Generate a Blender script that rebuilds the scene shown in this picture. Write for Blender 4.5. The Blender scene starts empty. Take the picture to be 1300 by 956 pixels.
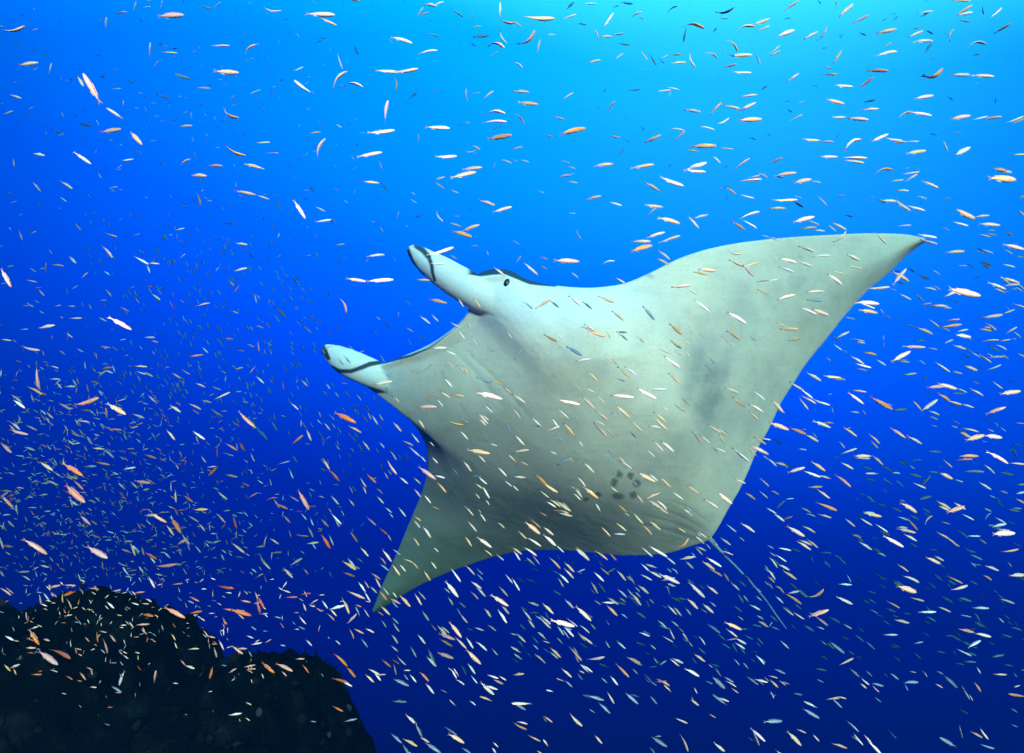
import bpy, bmesh, math, random
import numpy as np
from mathutils import Vector, Matrix, noise

random.seed(7)
scene = bpy.context.scene
col = scene.collection
R = math.radians

# ------------------------------------------------------------------ camera
PITCH = R(8); HFOV = R(80)
W0, H0 = 1300.0, 956.0
F = (W0 / 2) / math.tan(HFOV / 2)
EYE = Vector((0, 0, 4))
FWD = Vector((0, math.cos(PITCH), math.sin(PITCH)))
UP = Vector((0, -math.sin(PITCH), math.cos(PITCH)))
RIGHT = Vector((1, 0, 0))
cd = bpy.data.cameras.new("camera")
cam = bpy.data.objects.new("camera", cd)
col.objects.link(cam)
cam.location = EYE
cam.rotation_euler = (math.pi / 2 + PITCH, 0, 0)
cd.sensor_fit = 'HORIZONTAL'
cd.angle = HFOV
cd.clip_start = 0.05
cd.clip_end = 500
scene.camera = cam

scene.view_settings.view_transform = 'Standard'
scene.view_settings.look = 'None'
scene.view_settings.exposure = 1.15
scene.view_settings.gamma = 1
scene.render.engine = 'CYCLES'
scene.cycles.use_denoising = True
scene.cycles.max_bounces = 6
scene.cycles.volume_bounces = 0

# ------------------------------------------------------------------ open water all round (world)
world = bpy.data.worlds.new("World")
scene.world = world
world.use_nodes = True
nt = world.node_tree
nt.nodes.clear()


def N(tree, kind, **kw):
    n = tree.nodes.new(kind)
    for k, v in kw.items():
        setattr(n, k, v)
    return n


def ramp(tree, stops, interp='LINEAR'):
    r = N(tree, 'ShaderNodeValToRGB')
    r.color_ramp.interpolation = interp
    el = r.color_ramp.elements
    while len(el) < len(stops):
        el.new(0.5)
    for e, (p, c) in zip(el, stops):
        e.position = p
        e.color = (c[0], c[1], c[2], 1)
    return r


def math_node(tree, op, a, b=None, c=None, clamp=False):
    m = N(tree, 'ShaderNodeMath', operation=op, use_clamp=clamp)
    for i, x in enumerate((a, b, c)):
        if x is None:
            continue
        if isinstance(x, (int, float)):
            m.inputs[i].default_value = x
        else:
            tree.links.new(x, m.inputs[i])
    return m.outputs[0]


def dir_of(u, v):
    return (RIGHT * ((u - W0 / 2) / F) + UP * ((H0 / 2 - v) / F) + FWD).normalized()


WATER_GAIN = 1.0
tc = N(nt, 'ShaderNodeTexCoord')
sep = N(nt, 'ShaderNodeSeparateXYZ')
nt.links.new(tc.outputs['Generated'], sep.inputs[0])
# height of the view direction, with the surface a little higher on the sunny side
hgt = math_node(nt, 'MULTIPLY_ADD', sep.outputs['X'], math_node(nt, 'MULTIPLY_ADD', sep.outputs['Z'], 0.2, 0.12), sep.outputs['Z'])
fac = math_node(nt, 'MULTIPLY_ADD', hgt, 0.5, 0.5, clamp=True)


def srgb(r, g, b):
    f = lambda c: (c / 255 / 12.92) if c <= 10 else ((c / 255 + 0.055) / 1.055) ** 2.4
    return (f(r), f(g), f(b))


SKY_STOPS = [  # (height of the direction, colour of the water there)
    (-1.0, (0, 2, 30)), (-0.45, (0, 4, 74)), (-0.27, (0, 9, 112)), (-0.15, (0, 18, 132)), (-0.07, (0, 29, 155)), (0.0, (0, 43, 182)),
    (0.15, (0, 76, 234)), (0.28, (0, 98, 246)), (0.38, (0, 122, 253)), (0.50, (0, 140, 255)), (0.60, (0, 162, 255)), (0.67, (45, 195, 255)), (1.0, (120, 232, 255))]
LIFT = lambda z: 0.92 if z < 0.1 else 0.92 + 0.68 * min(1, (z - 0.1) / 0.55)      # the sunlit water is truly brighter than the picture can show
rp = ramp(nt, [((z + 1) / 2, tuple(q * LIFT(z) / 1.6 for q in srgb(*c))) for z, c in SKY_STOPS])
nt.links.new(fac, rp.inputs[0])
# the bright patch where the sun stands above the surface
GLOW = dir_of(1080, -120)
dot = N(nt, 'ShaderNodeVectorMath', operation='DOT_PRODUCT')
nt.links.new(tc.outputs['Generated'], dot.inputs[0])
dot.inputs[1].default_value = GLOW
d0 = math_node(nt, 'MAXIMUM', dot.outputs['Value'], 0.0)
g1 = math_node(nt, 'POWER', d0, 22.0)
g2 = math_node(nt, 'POWER', d0, 7.0)
bg1 = N(nt, 'ShaderNodeBackground'); bg1.inputs[1].default_value = 1.0
nt.links.new(rp.outputs[0], bg1.inputs[0])
bg2 = N(nt, 'ShaderNodeBackground'); bg2.inputs[0].default_value = (0.16, 0.42, 0.30, 1)
nt.links.new(g1, bg2.inputs[1])
bg3 = N(nt, 'ShaderNodeBackground'); bg3.inputs[0].default_value = (0.0, 0.16, 0.20, 1)
nt.links.new(g2, bg3.inputs[1])
# the water column in front (haze box) takes a share of this light; the gain makes up for it
add1 = N(nt, 'ShaderNodeAddShader'); add2 = N(nt, 'ShaderNodeAddShader')
nt.links.new(bg1.outputs[0], add1.inputs[0]); nt.links.new(bg2.outputs[0], add1.inputs[1])
nt.links.new(add1.outputs[0], add2.inputs[0]); nt.links.new(bg3.outputs[0], add2.inputs[1])
wo = N(nt, 'ShaderNodeOutputWorld')
nt.links.new(add2.outputs[0], wo.inputs[0])
SKY_GAIN = (9.5, 2.95, 3.25)
for b, base in ((bg2, (0.02, 0.06, 0.04)), (bg3, (0.0, 0.02, 0.02))):
    b.inputs[0].default_value = tuple(x * g for x, g in zip(base, SKY_GAIN)) + (1,)
gain = N(nt, 'ShaderNodeVectorMath', operation='MULTIPLY')
gain.inputs[1].default_value = SKY_GAIN
nt.links.new(rp.outputs[0], gain.inputs[0])
nt.links.new(gain.outputs[0], bg1.inputs[0])

# ------------------------------------------------------------------ the one lamp
sl = bpy.data.lights.new("sun", 'SUN')
sl.energy = 5.0
sl.angle = R(9)
sl.color = (1.0, 0.84, 0.58)
sun = bpy.data.objects.new("sun", sl)
col.objects.link(sun)
SUN_FROM = (-FWD * 1.0 + UP * 0.45 + RIGHT * 0.27).normalized()   # direction towards the lamp
sun.location = EYE + SUN_FROM * 3
sun.rotation_euler = SUN_FROM.to_track_quat('Z', 'Y').to_euler()


# ------------------------------------------------------------------ helpers
def P(u, v, d):
    """the point d metres in front of the camera plane, seen at photo position u, v"""
    return EYE + RIGHT * ((u - W0 / 2) / F * d) + UP * ((H0 / 2 - v) / F * d) + FWD * d


def to_photo(pts):
    q = np.asarray(pts) - np.array(EYE)
    d = q @ np.array(FWD)
    return W0 / 2 + F * (q @ np.array(RIGHT)) / d, H0 / 2 - F * (q @ np.array(UP)) / d, d


def tag(o, label=None, cat=None, group=None, kind=None):
    if label: o['label'] = label
    if cat: o['category'] = cat
    if group: o['group'] = group
    if kind: o['kind'] = kind


def link(name, me, parent=None):
    o = bpy.data.objects.new(name, me)
    col.objects.link(o)
    if parent is not None:
        o.parent = parent
    return o


def mesh_from(name, verts, faces, mat=None, smooth=True):
    me = bpy.data.meshes.new(name)
    me.from_pydata([tuple(v) for v in verts], [], faces)
    if mat: me.materials.append(mat)
    if smooth:
        me.polygons.foreach_set('use_smooth', [True] * len(me.polygons))
    me.update()
    return me


def new_mat(name):
    m = bpy.data.materials.new(name)
    m.use_nodes = True
    t = m.node_tree
    return m, t, t.nodes['Principled BSDF']


def interp(xs, table):
    """monotone-ish cubic through table [(x, val...)] at xs (numpy)"""
    tx = np.array([r[0] for r in table], float)
    out = []
    for k in range(1, len(table[0])):
        ty = np.array([r[k] for r in table], float)
        h = np.diff(tx); dl = np.diff(ty) / h
        m = np.zeros_like(ty)
        m[1:-1] = np.where(dl[:-1] * dl[1:] > 0, 2 * dl[:-1] * dl[1:] / (dl[:-1] + dl[1:] + 1e-12), (dl[:-1] + dl[1:]) * 0.25)
        m[0], m[-1] = dl[0], dl[-1]
        i = np.clip(np.searchsorted(tx, xs) - 1, 0, len(tx) - 2)
        s = (xs - tx[i]) / h[i]
        h00 = 2 * s**3 - 3 * s**2 + 1; h10 = s**3 - 2 * s**2 + s; h01 = -2 * s**3 + 3 * s**2; h11 = s**3 - s**2
        out.append(h00 * ty[i] + h10 * h[i] * m[i] + h01 * ty[i + 1] + h11 * h[i] * m[i + 1])
    return out


def sstep(a, b, x):
    t = np.clip((x - a) / (b - a), 0, 1)
    return t * t * (3 - 2 * t)


# ------------------------------------------------------------------ reef (terrain below and in front)
def reef_crest(u):
    """photo row of the reef's skyline"""
    tab = [(-500, 800), (-100, 786), (0, 778), (30, 768), (60, 758), (120, 754), (170, 757), (205, 782), (225, 812), (240, 842),
           (262, 852), (285, 838), (330, 828), (365, 834), (395, 848), (415, 872), (435, 915), (465, 980), (520, 1080), (700, 1250), (1300, 1400), (2400, 1500)]
    return interp(np.array([u], float), tab)[0][0]


def build_reef():
    nx, ny = 420, 190
    verts, faces = [], []
    ys = [0.5 + 11.0 * (j / (ny - 1)) ** 1.9 for j in range(ny)]
    CREST = 3.3
    for j, y in enumerate(ys):
        half = 3.2 + y * 1.05
        for i in range(nx):
            x = -half + 2 * half * i / (nx - 1)
            u = W0 / 2 + F * x / (CREST / math.cos(0) if False else max(y, 1.0) * math.cos(PITCH))
            uc = W0 / 2 + F * x / (CREST * math.cos(PITCH))
            v = reef_crest(uc)
            # height of the crest so that it shows at photo row v from the camera
            k = (H0 / 2 - v) / F
            el = math.atan(k) + PITCH
            zc = EYE.z + CREST * math.tan(el) * 1.0
            s = (y - CREST)
            z = zc - (0.30 * s * s if s < 0 else 0.55 * s * s)
            if y < 2.2:
                z = min(z, zc - 0.36 - (2.2 - y) * 0.5)
            z = max(z, -7.0) if s > 0 else max(z, zc - 1.4)
            p = Vector((x * 2.1, y * 2.1, 3.1))
            b = noise.fractal(p, 0.9, 2.1, 5) * 0.10
            b += abs(noise.noise(p * 3.7)) * 0.07 + abs(noise.noise(p * 9.0)) * 0.05 + noise.noise(p * 19.0) * 0.030 + noise.noise(p * 41.0) * 0.018
            z += b - 0.07
            dx = noise.noise(p * 5 + Vector((9, 0, 0))) * 0.03
            dy = noise.noise(p * 5 + Vector((0, 9, 0))) * 0.03
            verts.append((x + dx, y + dy, z))
    for j in range(ny - 1):
        for i in range(nx - 1):
            a = j * nx + i
            faces.append((a, a + 1, a + nx + 1, a + nx))
    m, t, b = new_mat("reef_rock")
    tcn = N(t, 'ShaderNodeTexCoord')
    n1 = N(t, 'ShaderNodeTexNoise'); n1.inputs['Scale'].default_value = 7; n1.inputs['Detail'].default_value = 8
    t.links.new(tcn.outputs['Object'], n1.inputs['Vector'])
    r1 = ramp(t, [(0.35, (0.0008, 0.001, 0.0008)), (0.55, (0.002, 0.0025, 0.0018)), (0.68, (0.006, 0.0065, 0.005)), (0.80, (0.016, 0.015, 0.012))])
    t.links.new(n1.outputs['Fac'], r1.inputs[0])
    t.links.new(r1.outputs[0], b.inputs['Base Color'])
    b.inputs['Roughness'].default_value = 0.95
    b.inputs['Specular IOR Level'].default_value = 0.0
    n2 = N(t, 'ShaderNodeTexNoise'); n2.inputs['Scale'].default_value = 45; n2.inputs['Detail'].default_value = 6
    t.links.new(tcn.outputs['Object'], n2.inputs['Vector'])
    bp = N(t, 'ShaderNodeBump'); bp.inputs['Strength'].default_value = 0.8; bp.inputs['Distance'].default_value = 0.03
    t.links.new(n2.outputs['Fac'], bp.inputs['Height'])
    t.links.new(bp.outputs[0], b.inputs['Normal'])
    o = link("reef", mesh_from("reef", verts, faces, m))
    tag(o, "dark craggy reef rising at the foot of the blue water", None, None, 'structure')
    return o


reef = build_reef()


def build_growth():
    """knobs of coral and tufts of weed all over the reef, joined: nobody could count them"""
    rg = random.Random(5)
    me = reef.data
    n = len(me.vertices)
    cand = [i for i in range(n) if 1.6 < me.vertices[i].co.y < 4.0 and me.vertices[i].normal.z > 0.1]
    ico = bmesh.new(); bmesh.ops.create_icosphere(ico, subdivisions=1, radius=1)
    iv = [v.co.copy() for v in ico.verts]; ifc = [tuple(v.index for v in f.verts) for f in ico.faces]; ico.free()
    V, Fc, T = [], [], []
    for _ in range(5200):
        vtx = me.vertices[rg.choice(cand)]
        c = vtx.co; nn = vtx.normal
        off = len(V); tone = rg.random()
        if rg.random() < 0.62:
            r = 0.008 + 0.024 * rg.random() ** 2.4
            sx, sy, sz = rg.uniform(.7, 1.4), rg.uniform(.7, 1.4), rg.uniform(.6, 1.3)
            for q in iv:
                k = 1 + 0.35 * noise.noise(q * 2.3 + c * 9)
                V.append(c + Vector((q.x * sx, q.y * sy, q.z * sz)) * r * k); T.append(tone)
            Fc += [tuple(i + off for i in f) for f in ifc]
        else:
            for b in range(rg.randint(3, 6)):
                o = len(V)
                d = (nn + Vector((rg.gauss(0, .5), rg.gauss(0, .5), rg.uniform(0.1, .8)))).normalized()
                h = rg.uniform(0.012, 0.042); w = rg.uniform(0.003, 0.008)
                s = d.orthogonal().normalized(); t = d.cross(s)
                mid = c + d * h * 0.6 + s * rg.gauss(0, 0.006)
                for base, ww in ((c, w), (mid, w * 0.8)):
                    V += [base + s * ww, base - s * 0.5 * ww + t * 0.87 * ww, base - s * 0.5 * ww - t * 0.87 * ww]
                V.append(c + d * h + t * rg.gauss(0, 0.01)); T += [tone] * 7
                Fc += [(o, o + 1, o + 4, o + 3), (o + 1, o + 2, o + 5, o + 4), (o + 2, o, o + 3, o + 5), (o + 3, o + 4, o + 6), (o + 4, o + 5, o + 6), (o + 5, o + 3, o + 6)]
    m, t, b = new_mat("coral_growth")
    a = N(t, 'ShaderNodeAttribute'); a.attribute_name = 'tone'
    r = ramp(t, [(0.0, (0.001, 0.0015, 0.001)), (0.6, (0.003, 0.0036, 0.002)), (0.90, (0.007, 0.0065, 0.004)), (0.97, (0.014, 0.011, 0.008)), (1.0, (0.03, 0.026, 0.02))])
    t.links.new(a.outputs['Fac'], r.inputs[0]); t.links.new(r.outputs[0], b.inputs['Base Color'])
    b.inputs['Roughness'].default_value = 0.9
    b.inputs['Specular IOR Level'].default_value = 0.0
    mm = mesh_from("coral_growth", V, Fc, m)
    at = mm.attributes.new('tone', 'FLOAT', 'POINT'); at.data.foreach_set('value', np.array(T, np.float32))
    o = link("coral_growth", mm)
    tag(o, "dark knobs of coral and weed tufts covering the reef", None, None, 'stuff')


build_growth()

# ------------------------------------------------------------------ manta ray
# span stations from the low wing tip (-1) to the raised wing tip (1): leading edge, trailing edge
LEAD = [(-1.0, 472, 776), (-0.93, 486, 741), (-0.85, 503, 703), (-0.75, 522, 657), (-0.66, 536, 622), (-0.58, 543, 592), (-0.52, 541, 568), (-0.46, 531, 547),
        (-0.40, 513, 525), (-0.34, 491, 508), (-0.28, 466, 491), (-0.23, 452, 478), (-0.19, 472, 468), (-0.15, 505, 457), (-0.11, 538, 444),
        (-0.07, 567, 426), (-0.035, 588, 406), (-0.01, 596, 390), (0.02, 597, 366), (0.045, 610, 352), (0.075, 640, 349), (0.11, 672, 362), (0.15, 705, 365),
        (0.20, 745, 366), (0.25, 785, 362), (0.31, 822, 348), (0.38, 865, 327), (0.46, 908, 314), (0.55, 955, 306), (0.65, 1005, 301),
        (0.75, 1055, 298), (0.85, 1105, 296), (0.93, 1145, 297), (1.0, 1174, 302)]
TRAIL = [(-1.0, 475, 779), (-0.93, 500, 764), (-0.85, 525, 748), (-0.75, 560, 731), (-0.66, 592, 719), (-0.55, 630, 707), (-0.45, 667, 700), (-0.35, 705, 699),
         (-0.25, 750, 702), (-0.16, 795, 706), (-0.08, 840, 704), (0.0, 880, 693), (0.06, 900, 686), (0.11, 911, 672), (0.17, 922, 652),
         (0.24, 938, 624), (0.31, 951, 597), (0.38, 963, 570), (0.46, 980, 536), (0.55, 1003, 494), (0.64, 1030, 454), (0.74, 1067, 409),
         (0.84, 1104, 367), (0.93, 1145, 332), (1.0, 1177, 305)]
DEPTH = [(-1.0, 3.72), (-0.1, 3.68), (0.1, 3.66), (0.3, 3.70), (0.6, 3.86), (0.85, 4.10), (1.0, 4.35)]
THICK = [(-1.0, 0.03), (-0.8, 0.09), (-0.66, 0.14), (-0.55, 0.20), (-0.35, 0.31), (-0.18, 0.42), (0.0, 0.55), (0.16, 0.50), (0.32, 0.27), (0.55, 0.12), (0.8, 0.06), (1.0, 0.03)]

MANTA_POLY = [(u, v) for _, u, v in LEAD] + [(u, v) for _, u, v in reversed(TRAIL)]
CEPH_POLYS = [[(514, 308), (560, 330), (600, 350), (640, 400), (600, 400), (560, 375), (520, 330)],
              [(405, 436), (460, 462), (500, 458), (470, 495), (425, 472)]]


def in_poly(u, v, poly):
    c = False
    j = len(poly) - 1
    for i in range(len(poly)):
        (x1, y1), (x2, y2) = poly[i], poly[j]
        if (y1 > v) != (y2 > v) and u < (x2 - x1) * (v - y1) / (y2 - y1) + x1:
            c = not c
        j = i
    return c


def over_manta(u, v):
    return in_poly(u, v, MANTA_POLY) or any(in_poly(u, v, p) for p in CEPH_POLYS)


def build_manta():
    ns, nc = 150, 60
    S = np.linspace(-1, 1, ns)
    T = 0.5 - 0.5 * np.cos(np.linspace(0, math.pi, nc))
    lu, lv = interp(S, LEAD); tu, tv = interp(S, TRAIL)
    # soften the leading edge of the curve list a little
    rip = sstep(0.15, 0.4, S)
    tv = tv + rip * (0.9 * np.sin(S * 31) + 0.6 * np.sin(S * 57 + 1))
    tu = tu + rip * 0.5 * np.sin(S * 43 + 2)
    dep = interp(S, DEPTH)[0]; th = interp(S, THICK)[0]
    front, back = [], []
    # true dorsal direction: away from the viewer and up towards the raised side
    dorsal = (FWD + UP * 0.34 + RIGHT * 0.05).normalized()
    for i in range(ns):
        s = S[i]
        for j in range(nc):
            t = T[j]
            u = lu[i] + (tu[i] - lu[i]) * t
            v = lv[i] + (tv[i] - lv[i]) * t
            head = math.exp(-((s + 0.04) / 0.16) ** 2)
            # the low side banks away from us: the whole near wing recedes
            q = (u - 640) * -0.62 + (v - 560) * 0.78
            d = dep[i] + 0.0116 * 62 * math.log1p(math.exp((q - 12) / 62)) + 0.22 * (1 - t) ** 2 * head \
                + 0.16 * max(0, t - 0.5) ** 2 / 0.25
            # lens profile, blunt at the front of the head
            prof = min(1.0, (t / 0.30) ** 0.55 if t < 0.30 else 1) * (1 - max(0, (t - 0.30) / 0.70) ** 1.7)
            prof = max(prof, head * 0.42 * (1 - t / 0.3) if t < 0.3 else 0)
            T_ = th[i] * prof
            base = P(u, v, d)
            ray = (base - EYE).normalized()
            edge = 0.011 * (1 if 0 < j < nc - 1 else 0)
            front.append(base - ray * (0.42 * T_ + edge))
            hump = 0.13 * math.exp(-((s - 0.075) / 0.065) ** 2) * math.exp(-((t - 0.10) / 0.10) ** 2)
            back.append(base + dorsal * (0.58 * T_ + edge) + (UP * 0.8 + FWD * 1.2) * hump)
    verts = front + back
    K = ns * nc
    faces = []
    for i in range(ns - 1):
        for j in range(nc - 1):
            a = i * nc + j
            faces.append((a, a + 1, a + nc + 1, a + nc))
            faces.append((K + a, K + a + nc, K + a + nc + 1, K + a + 1))
    for i in range(ns - 1):
        for j in (0, nc - 1):
            a = i * nc + j; b = a + nc
            faces.append((a, b, K + b, K + a) if j == 0 else (b, a, K + a, K + b))
    for i in (0, ns - 1):
        for j in range(nc - 1):
            a = i * nc + j; b = a + 1
            faces.append((b, a, K + a, K + b) if i == 0 else (a, b, K + b, K + a))

    # the two head fins: tapered, flattened, slightly rolled paddles (u, v, depth, half width, half thickness in m)
    fins = [[(668, 400, 3.86, 0.080, 0.08), (634, 386, 3.84, 0.108, 0.085), (604, 371, 3.85, 0.110, 0.08), (578, 356, 3.89, 0.106, 0.07),
             (558, 343, 3.93, 0.098, 0.058), (543, 333, 4.00, 0.086, 0.048), (530, 323, 4.06, 0.068, 0.036), (520, 315, 4.10, 0.036, 0.02)],
            [(530, 497, 4.42, 0.05, 0.05), (500, 486, 4.38, 0.09, 0.075), (472, 474, 4.36, 0.104, 0.07), (450, 464, 4.37, 0.104, 0.055),
             (434, 456, 4.40, 0.098, 0.045), (421, 448, 4.45, 0.076, 0.034), (411, 441, 4.49, 0.038, 0.02)]]
    nr = 28
    for chain in fins:
        pts = [P(u, v, d) for u, v, d, _, _ in chain]
        base0 = len(verts)
        # resample
        rings = []
        for a in range(len(chain) - 1):
            for q in range(4):
                f = q / 4
                rings.append((pts[a].lerp(pts[a + 1], f), chain[a][3] * (1 - f) + chain[a + 1][3] * f, chain[a][4] * (1 - f) + chain[a + 1][4] * f))
        rings.append((pts[-1], chain[-1][3], chain[-1][4]))
        for k, (c, w, h) in enumerate(rings):
            ax = (rings[min(k + 1, len(rings) - 1)][0] - rings[max(k - 1, 0)][0]).normalized()
            vw = (c - EYE).normalized()
            side = ax.cross(vw).normalized()
            nrm = side.cross(ax).normalized()
            tw = 0.5 * k / len(rings)
            for r in range(nr):
                an = 2 * math.pi * r / nr
                x, y = math.cos(an) * w, math.sin(an) * h
                y += 0.35 * x * x / max(w, 1e-3) * (k / len(rings))       # a rolled trough
                verts.append(c + side * x + nrm * y)
        nk = len(rings)
        for k in range(nk - 1):
            for r in range(nr):
                a = base0 + k * nr + r; b = base0 + k * nr + (r + 1) % nr
                faces.append((a, b, b + nr, a + nr))
        faces.append(tuple(base0 + r for r in range(nr))[::-1])
        faces.append(tuple(base0 + (nk - 1) * nr + r for r in range(nr)))
    raw = mesh_from("manta_raw", verts, faces)
    bm = bmesh.new(); bm.from_mesh(raw)
    bmesh.ops.recalc_face_normals(bm, faces=bm.faces)
    bm.to_mesh(raw); bm.free()
    tmp = link("manta_raw", raw)
    md = tmp.modifiers.new("r", 'REMESH'); md.mode = 'VOXEL'; md.voxel_size = 0.0095; md.adaptivity = 0.0
    sm = tmp.modifiers.new("s", 'SMOOTH'); sm.factor = 0.5; sm.iterations = 6
    dg = bpy.context.evaluated_depsgraph_get()
    me = bpy.data.meshes.new_from_object(tmp.evaluated_get(dg))
    bpy.data.objects.remove(tmp); bpy.data.meshes.remove(raw)
    me.name = "manta_ray"
    me.polygons.foreach_set('use_smooth', [True] * len(me.polygons))
    n = len(me.vertices)
    co = np.empty(n * 3); me.vertices.foreach_get('co', co); co = co.reshape(-1, 3)
    no = np.empty(n * 3); me.vertices.foreach_get('normal', no); no = no.reshape(-1, 3)
    u, v, d = to_photo(co)
    view = co - np.array(EYE); view /= np.linalg.norm(view, axis=1, keepdims=True)
    facing = -(view * no).sum(1)

    # faint folds in the skin near the tail and at the corners of the mouth
    def fold(u0, v0, u1, v1, width):
        L = math.hypot(u1 - u0, v1 - v0); ex, ey = (u1 - u0) / L, (v1 - v0) / L
        a = (u - u0) * ex + (v - v0) * ey; b = -(u - u0) * ey + (v - v0) * ex
        b = b + 3.0 * np.sin(a / L * 3.0)
        return np.exp(-(b / width) ** 2) * sstep(-0.1, 0.25, a / L) * sstep(1.1, 0.75, a / L)
    fb = np.zeros(n)
    for q in [(820, 655, 895, 683, 2.2), (832, 644, 898, 676, 2.0), (806, 664, 890, 690, 2.4), (848, 634, 903, 668, 2.0),
              (598, 398, 650, 409, 3.0), (520, 470, 545, 458, 2.0), (560, 430, 640, 520, 3.2), (585, 440, 680, 540, 3.0)]:
        fb += fold(*q)
    fb *= (facing > 0.1)
    co -= no * (0.0022 * fb)[:, None]
    me.vertices.foreach_set('co', co.reshape(-1))

    # ---- pigment: white belly, black back, dusky patches mixed with painted shade, a ring of spots, dark-banded head fins
    dark = sstep(0.02, -0.22, facing)                    # the back
    rimv = np.interp(u, [590, 597, 610, 625, 640, 655, 672, 690, 705], [352, 350, 352, 350, 349, 355, 362, 364, 365])
    dark = np.maximum(dark, sstep(0.0, -2.0, v - rimv) * (u > 592) * (u < 706) * (d > 3.7) * (facing < 0.9) * sstep(590, 600, u))
    def blob(cu, cv, ru, rv, ang=0.0, soft=0.5):
        c, s_ = math.cos(R(ang)), math.sin(R(ang))
        x = (u - cu) * c + (v - cv) * s_; y = -(u - cu) * s_ + (v - cv) * c
        q = np.sqrt((x / ru) ** 2 + (y / rv) ** 2)
        return sstep(1 + soft, 1 - soft, q)
    smudge = np.zeros(n)  # real grey belly markings, plus shade painted on raised wing and rear belly
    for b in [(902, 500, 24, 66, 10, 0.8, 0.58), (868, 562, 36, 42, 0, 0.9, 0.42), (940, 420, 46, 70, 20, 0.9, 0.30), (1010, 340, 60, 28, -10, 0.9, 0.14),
              (610, 640, 90, 22, 25, 0.9, 0.42), (720, 655, 120, 30, 6, 0.9, 0.46), (850, 665, 70, 24, 10, 0.9, 0.38), (560, 585, 40, 16, 50, 0.9, 0.28),  # dusky hind margin, deepened with painted rear-belly shade
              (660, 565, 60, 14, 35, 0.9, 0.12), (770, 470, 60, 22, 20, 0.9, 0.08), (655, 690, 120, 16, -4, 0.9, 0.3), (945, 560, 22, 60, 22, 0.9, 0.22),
              (1040, 400, 30, 50, 40, 0.9, 0.16), (1015, 385, 140, 75, -38, 0.9, 0.26), (945, 505, 80, 115, 18, 0.9, 0.30), (890, 470, 26, 60, 14, 0.9, 0.5)]:  # broad soft blobs: shade of the raised wing put into the skin colour
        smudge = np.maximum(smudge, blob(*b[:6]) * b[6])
    spots = np.zeros(n)
    wob = lambda k, ph: np.sin(u * 0.55 * k + ph) * np.cos(v * 0.47 * k + 1.7 * ph) + 0.6 * np.sin((u + v) * 0.9 * k + ph * 2.3)
    for cu, cv, ru, rv, an in [(786.5, 602, 3.4, 4.6, -10), (800.5, 604, 4.4, 4.2, 30), (780, 612.5, 4.6, 5.6, 10), (808, 613.5, 4.6, 5.4, 35),
                               (784.5, 630, 8.0, 4.2, 8), (803.5, 628.5, 4.8, 4.6, 0), (758, 628, 6, 2.6, 0), (744, 634, 3.5, 2.2, 0)]:
        spots = np.maximum(spots, blob(cu + 0.9 * wob(1.0, cu), cv + 0.9 * wob(1.2, cv), ru, rv, an, 0.42) * 0.66)
    spots *= (facing > 0)

    # head fins: dark tips, dark rims and bands
    def stroke(pts, w0, w1):
        best = np.full(n, 1e9); L = len(pts) - 1
        for k in range(L):
            (x0, y0), (x1, y1) = pts[k], pts[k + 1]
            q = np.clip(((u - x0) * (x1 - x0) + (v - y0) * (y1 - y0)) / ((x1 - x0) ** 2 + (y1 - y0) ** 2), 0, 1)
            w = w0 + (w1 - w0) * (k + q) / L
            best = np.minimum(best, np.hypot(u - x0 - q * (x1 - x0), v - y0 - q * (y1 - y0)) - w)
        return sstep(0.9, -0.9, best)
    finmark = np.zeros(n)
    for q in [([(516, 316), (522, 330), (529, 341), (538, 350)], 3.6, 1.2), ([(529, 312), (537, 318), (544, 326)], 3.8, 3.4),
              ([(544, 326), (548, 336), (549, 346), (552, 356)], 2.6, 1.9),
              ([(406, 436), (412, 446), (417, 455)], 5.0, 2.6),
              ([(421, 466), (431, 471), (445, 471.5), (458, 467), (470, 462)], 2.4, 3.0), ([(470, 462), (490, 459), (520, 452), (545, 442), (572, 422)], 3.0, 0.2)]:
        finmark = np.maximum(finmark, stroke(*q))
    finmark *= (d > 3.55)
    pale = np.zeros(n)
    for b in [(575, 352, 95, 48, 25, 0.8), (440, 462, 70, 32, 25, 0.8), (680, 380, 120, 30, 0, 0.9)]:
        pale = np.maximum(pale, blob(*b))
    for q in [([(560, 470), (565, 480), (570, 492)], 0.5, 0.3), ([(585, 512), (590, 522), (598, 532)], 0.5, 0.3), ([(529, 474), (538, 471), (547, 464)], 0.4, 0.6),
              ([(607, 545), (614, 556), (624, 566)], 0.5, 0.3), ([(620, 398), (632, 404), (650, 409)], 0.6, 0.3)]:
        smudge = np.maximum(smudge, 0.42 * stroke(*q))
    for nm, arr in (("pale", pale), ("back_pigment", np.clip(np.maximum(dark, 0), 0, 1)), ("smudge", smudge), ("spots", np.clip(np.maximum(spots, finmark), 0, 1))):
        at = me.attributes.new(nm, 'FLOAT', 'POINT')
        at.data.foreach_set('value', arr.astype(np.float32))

    m, t, b = new_mat("manta_skin")
    def attr(nm):
        a = N(t, 'ShaderNodeAttribute'); a.attribute_name = nm
        return a.outputs['Fac']
    tcn = N(t, 'ShaderNodeTexCoord')
    n1 = N(t, 'ShaderNodeTexNoise'); n1.inputs['Scale'].default_value = 2.6; n1.inputs['Detail'].default_value = 6; n1.inputs['Roughness'].default_value = 0.62
    t.links.new(tcn.outputs['Object'], n1.inputs['Vector'])
    r1 = ramp(t, [(0.30, (0.66, 0.48, 0.295)), (0.50, (0.80, 0.585, 0.365)), (0.70, (0.86, 0.64, 0.41))])
    t.links.new(n1.outputs['Fac'], r1.inputs[0])
    n2 = N(t, 'ShaderNodeTexNoise'); n2.inputs['Scale'].default_value = 9; n2.inputs['Detail'].default_value = 5
    t.links.new(tcn.outputs['Object'], n2.inputs['Vector'])
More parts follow.
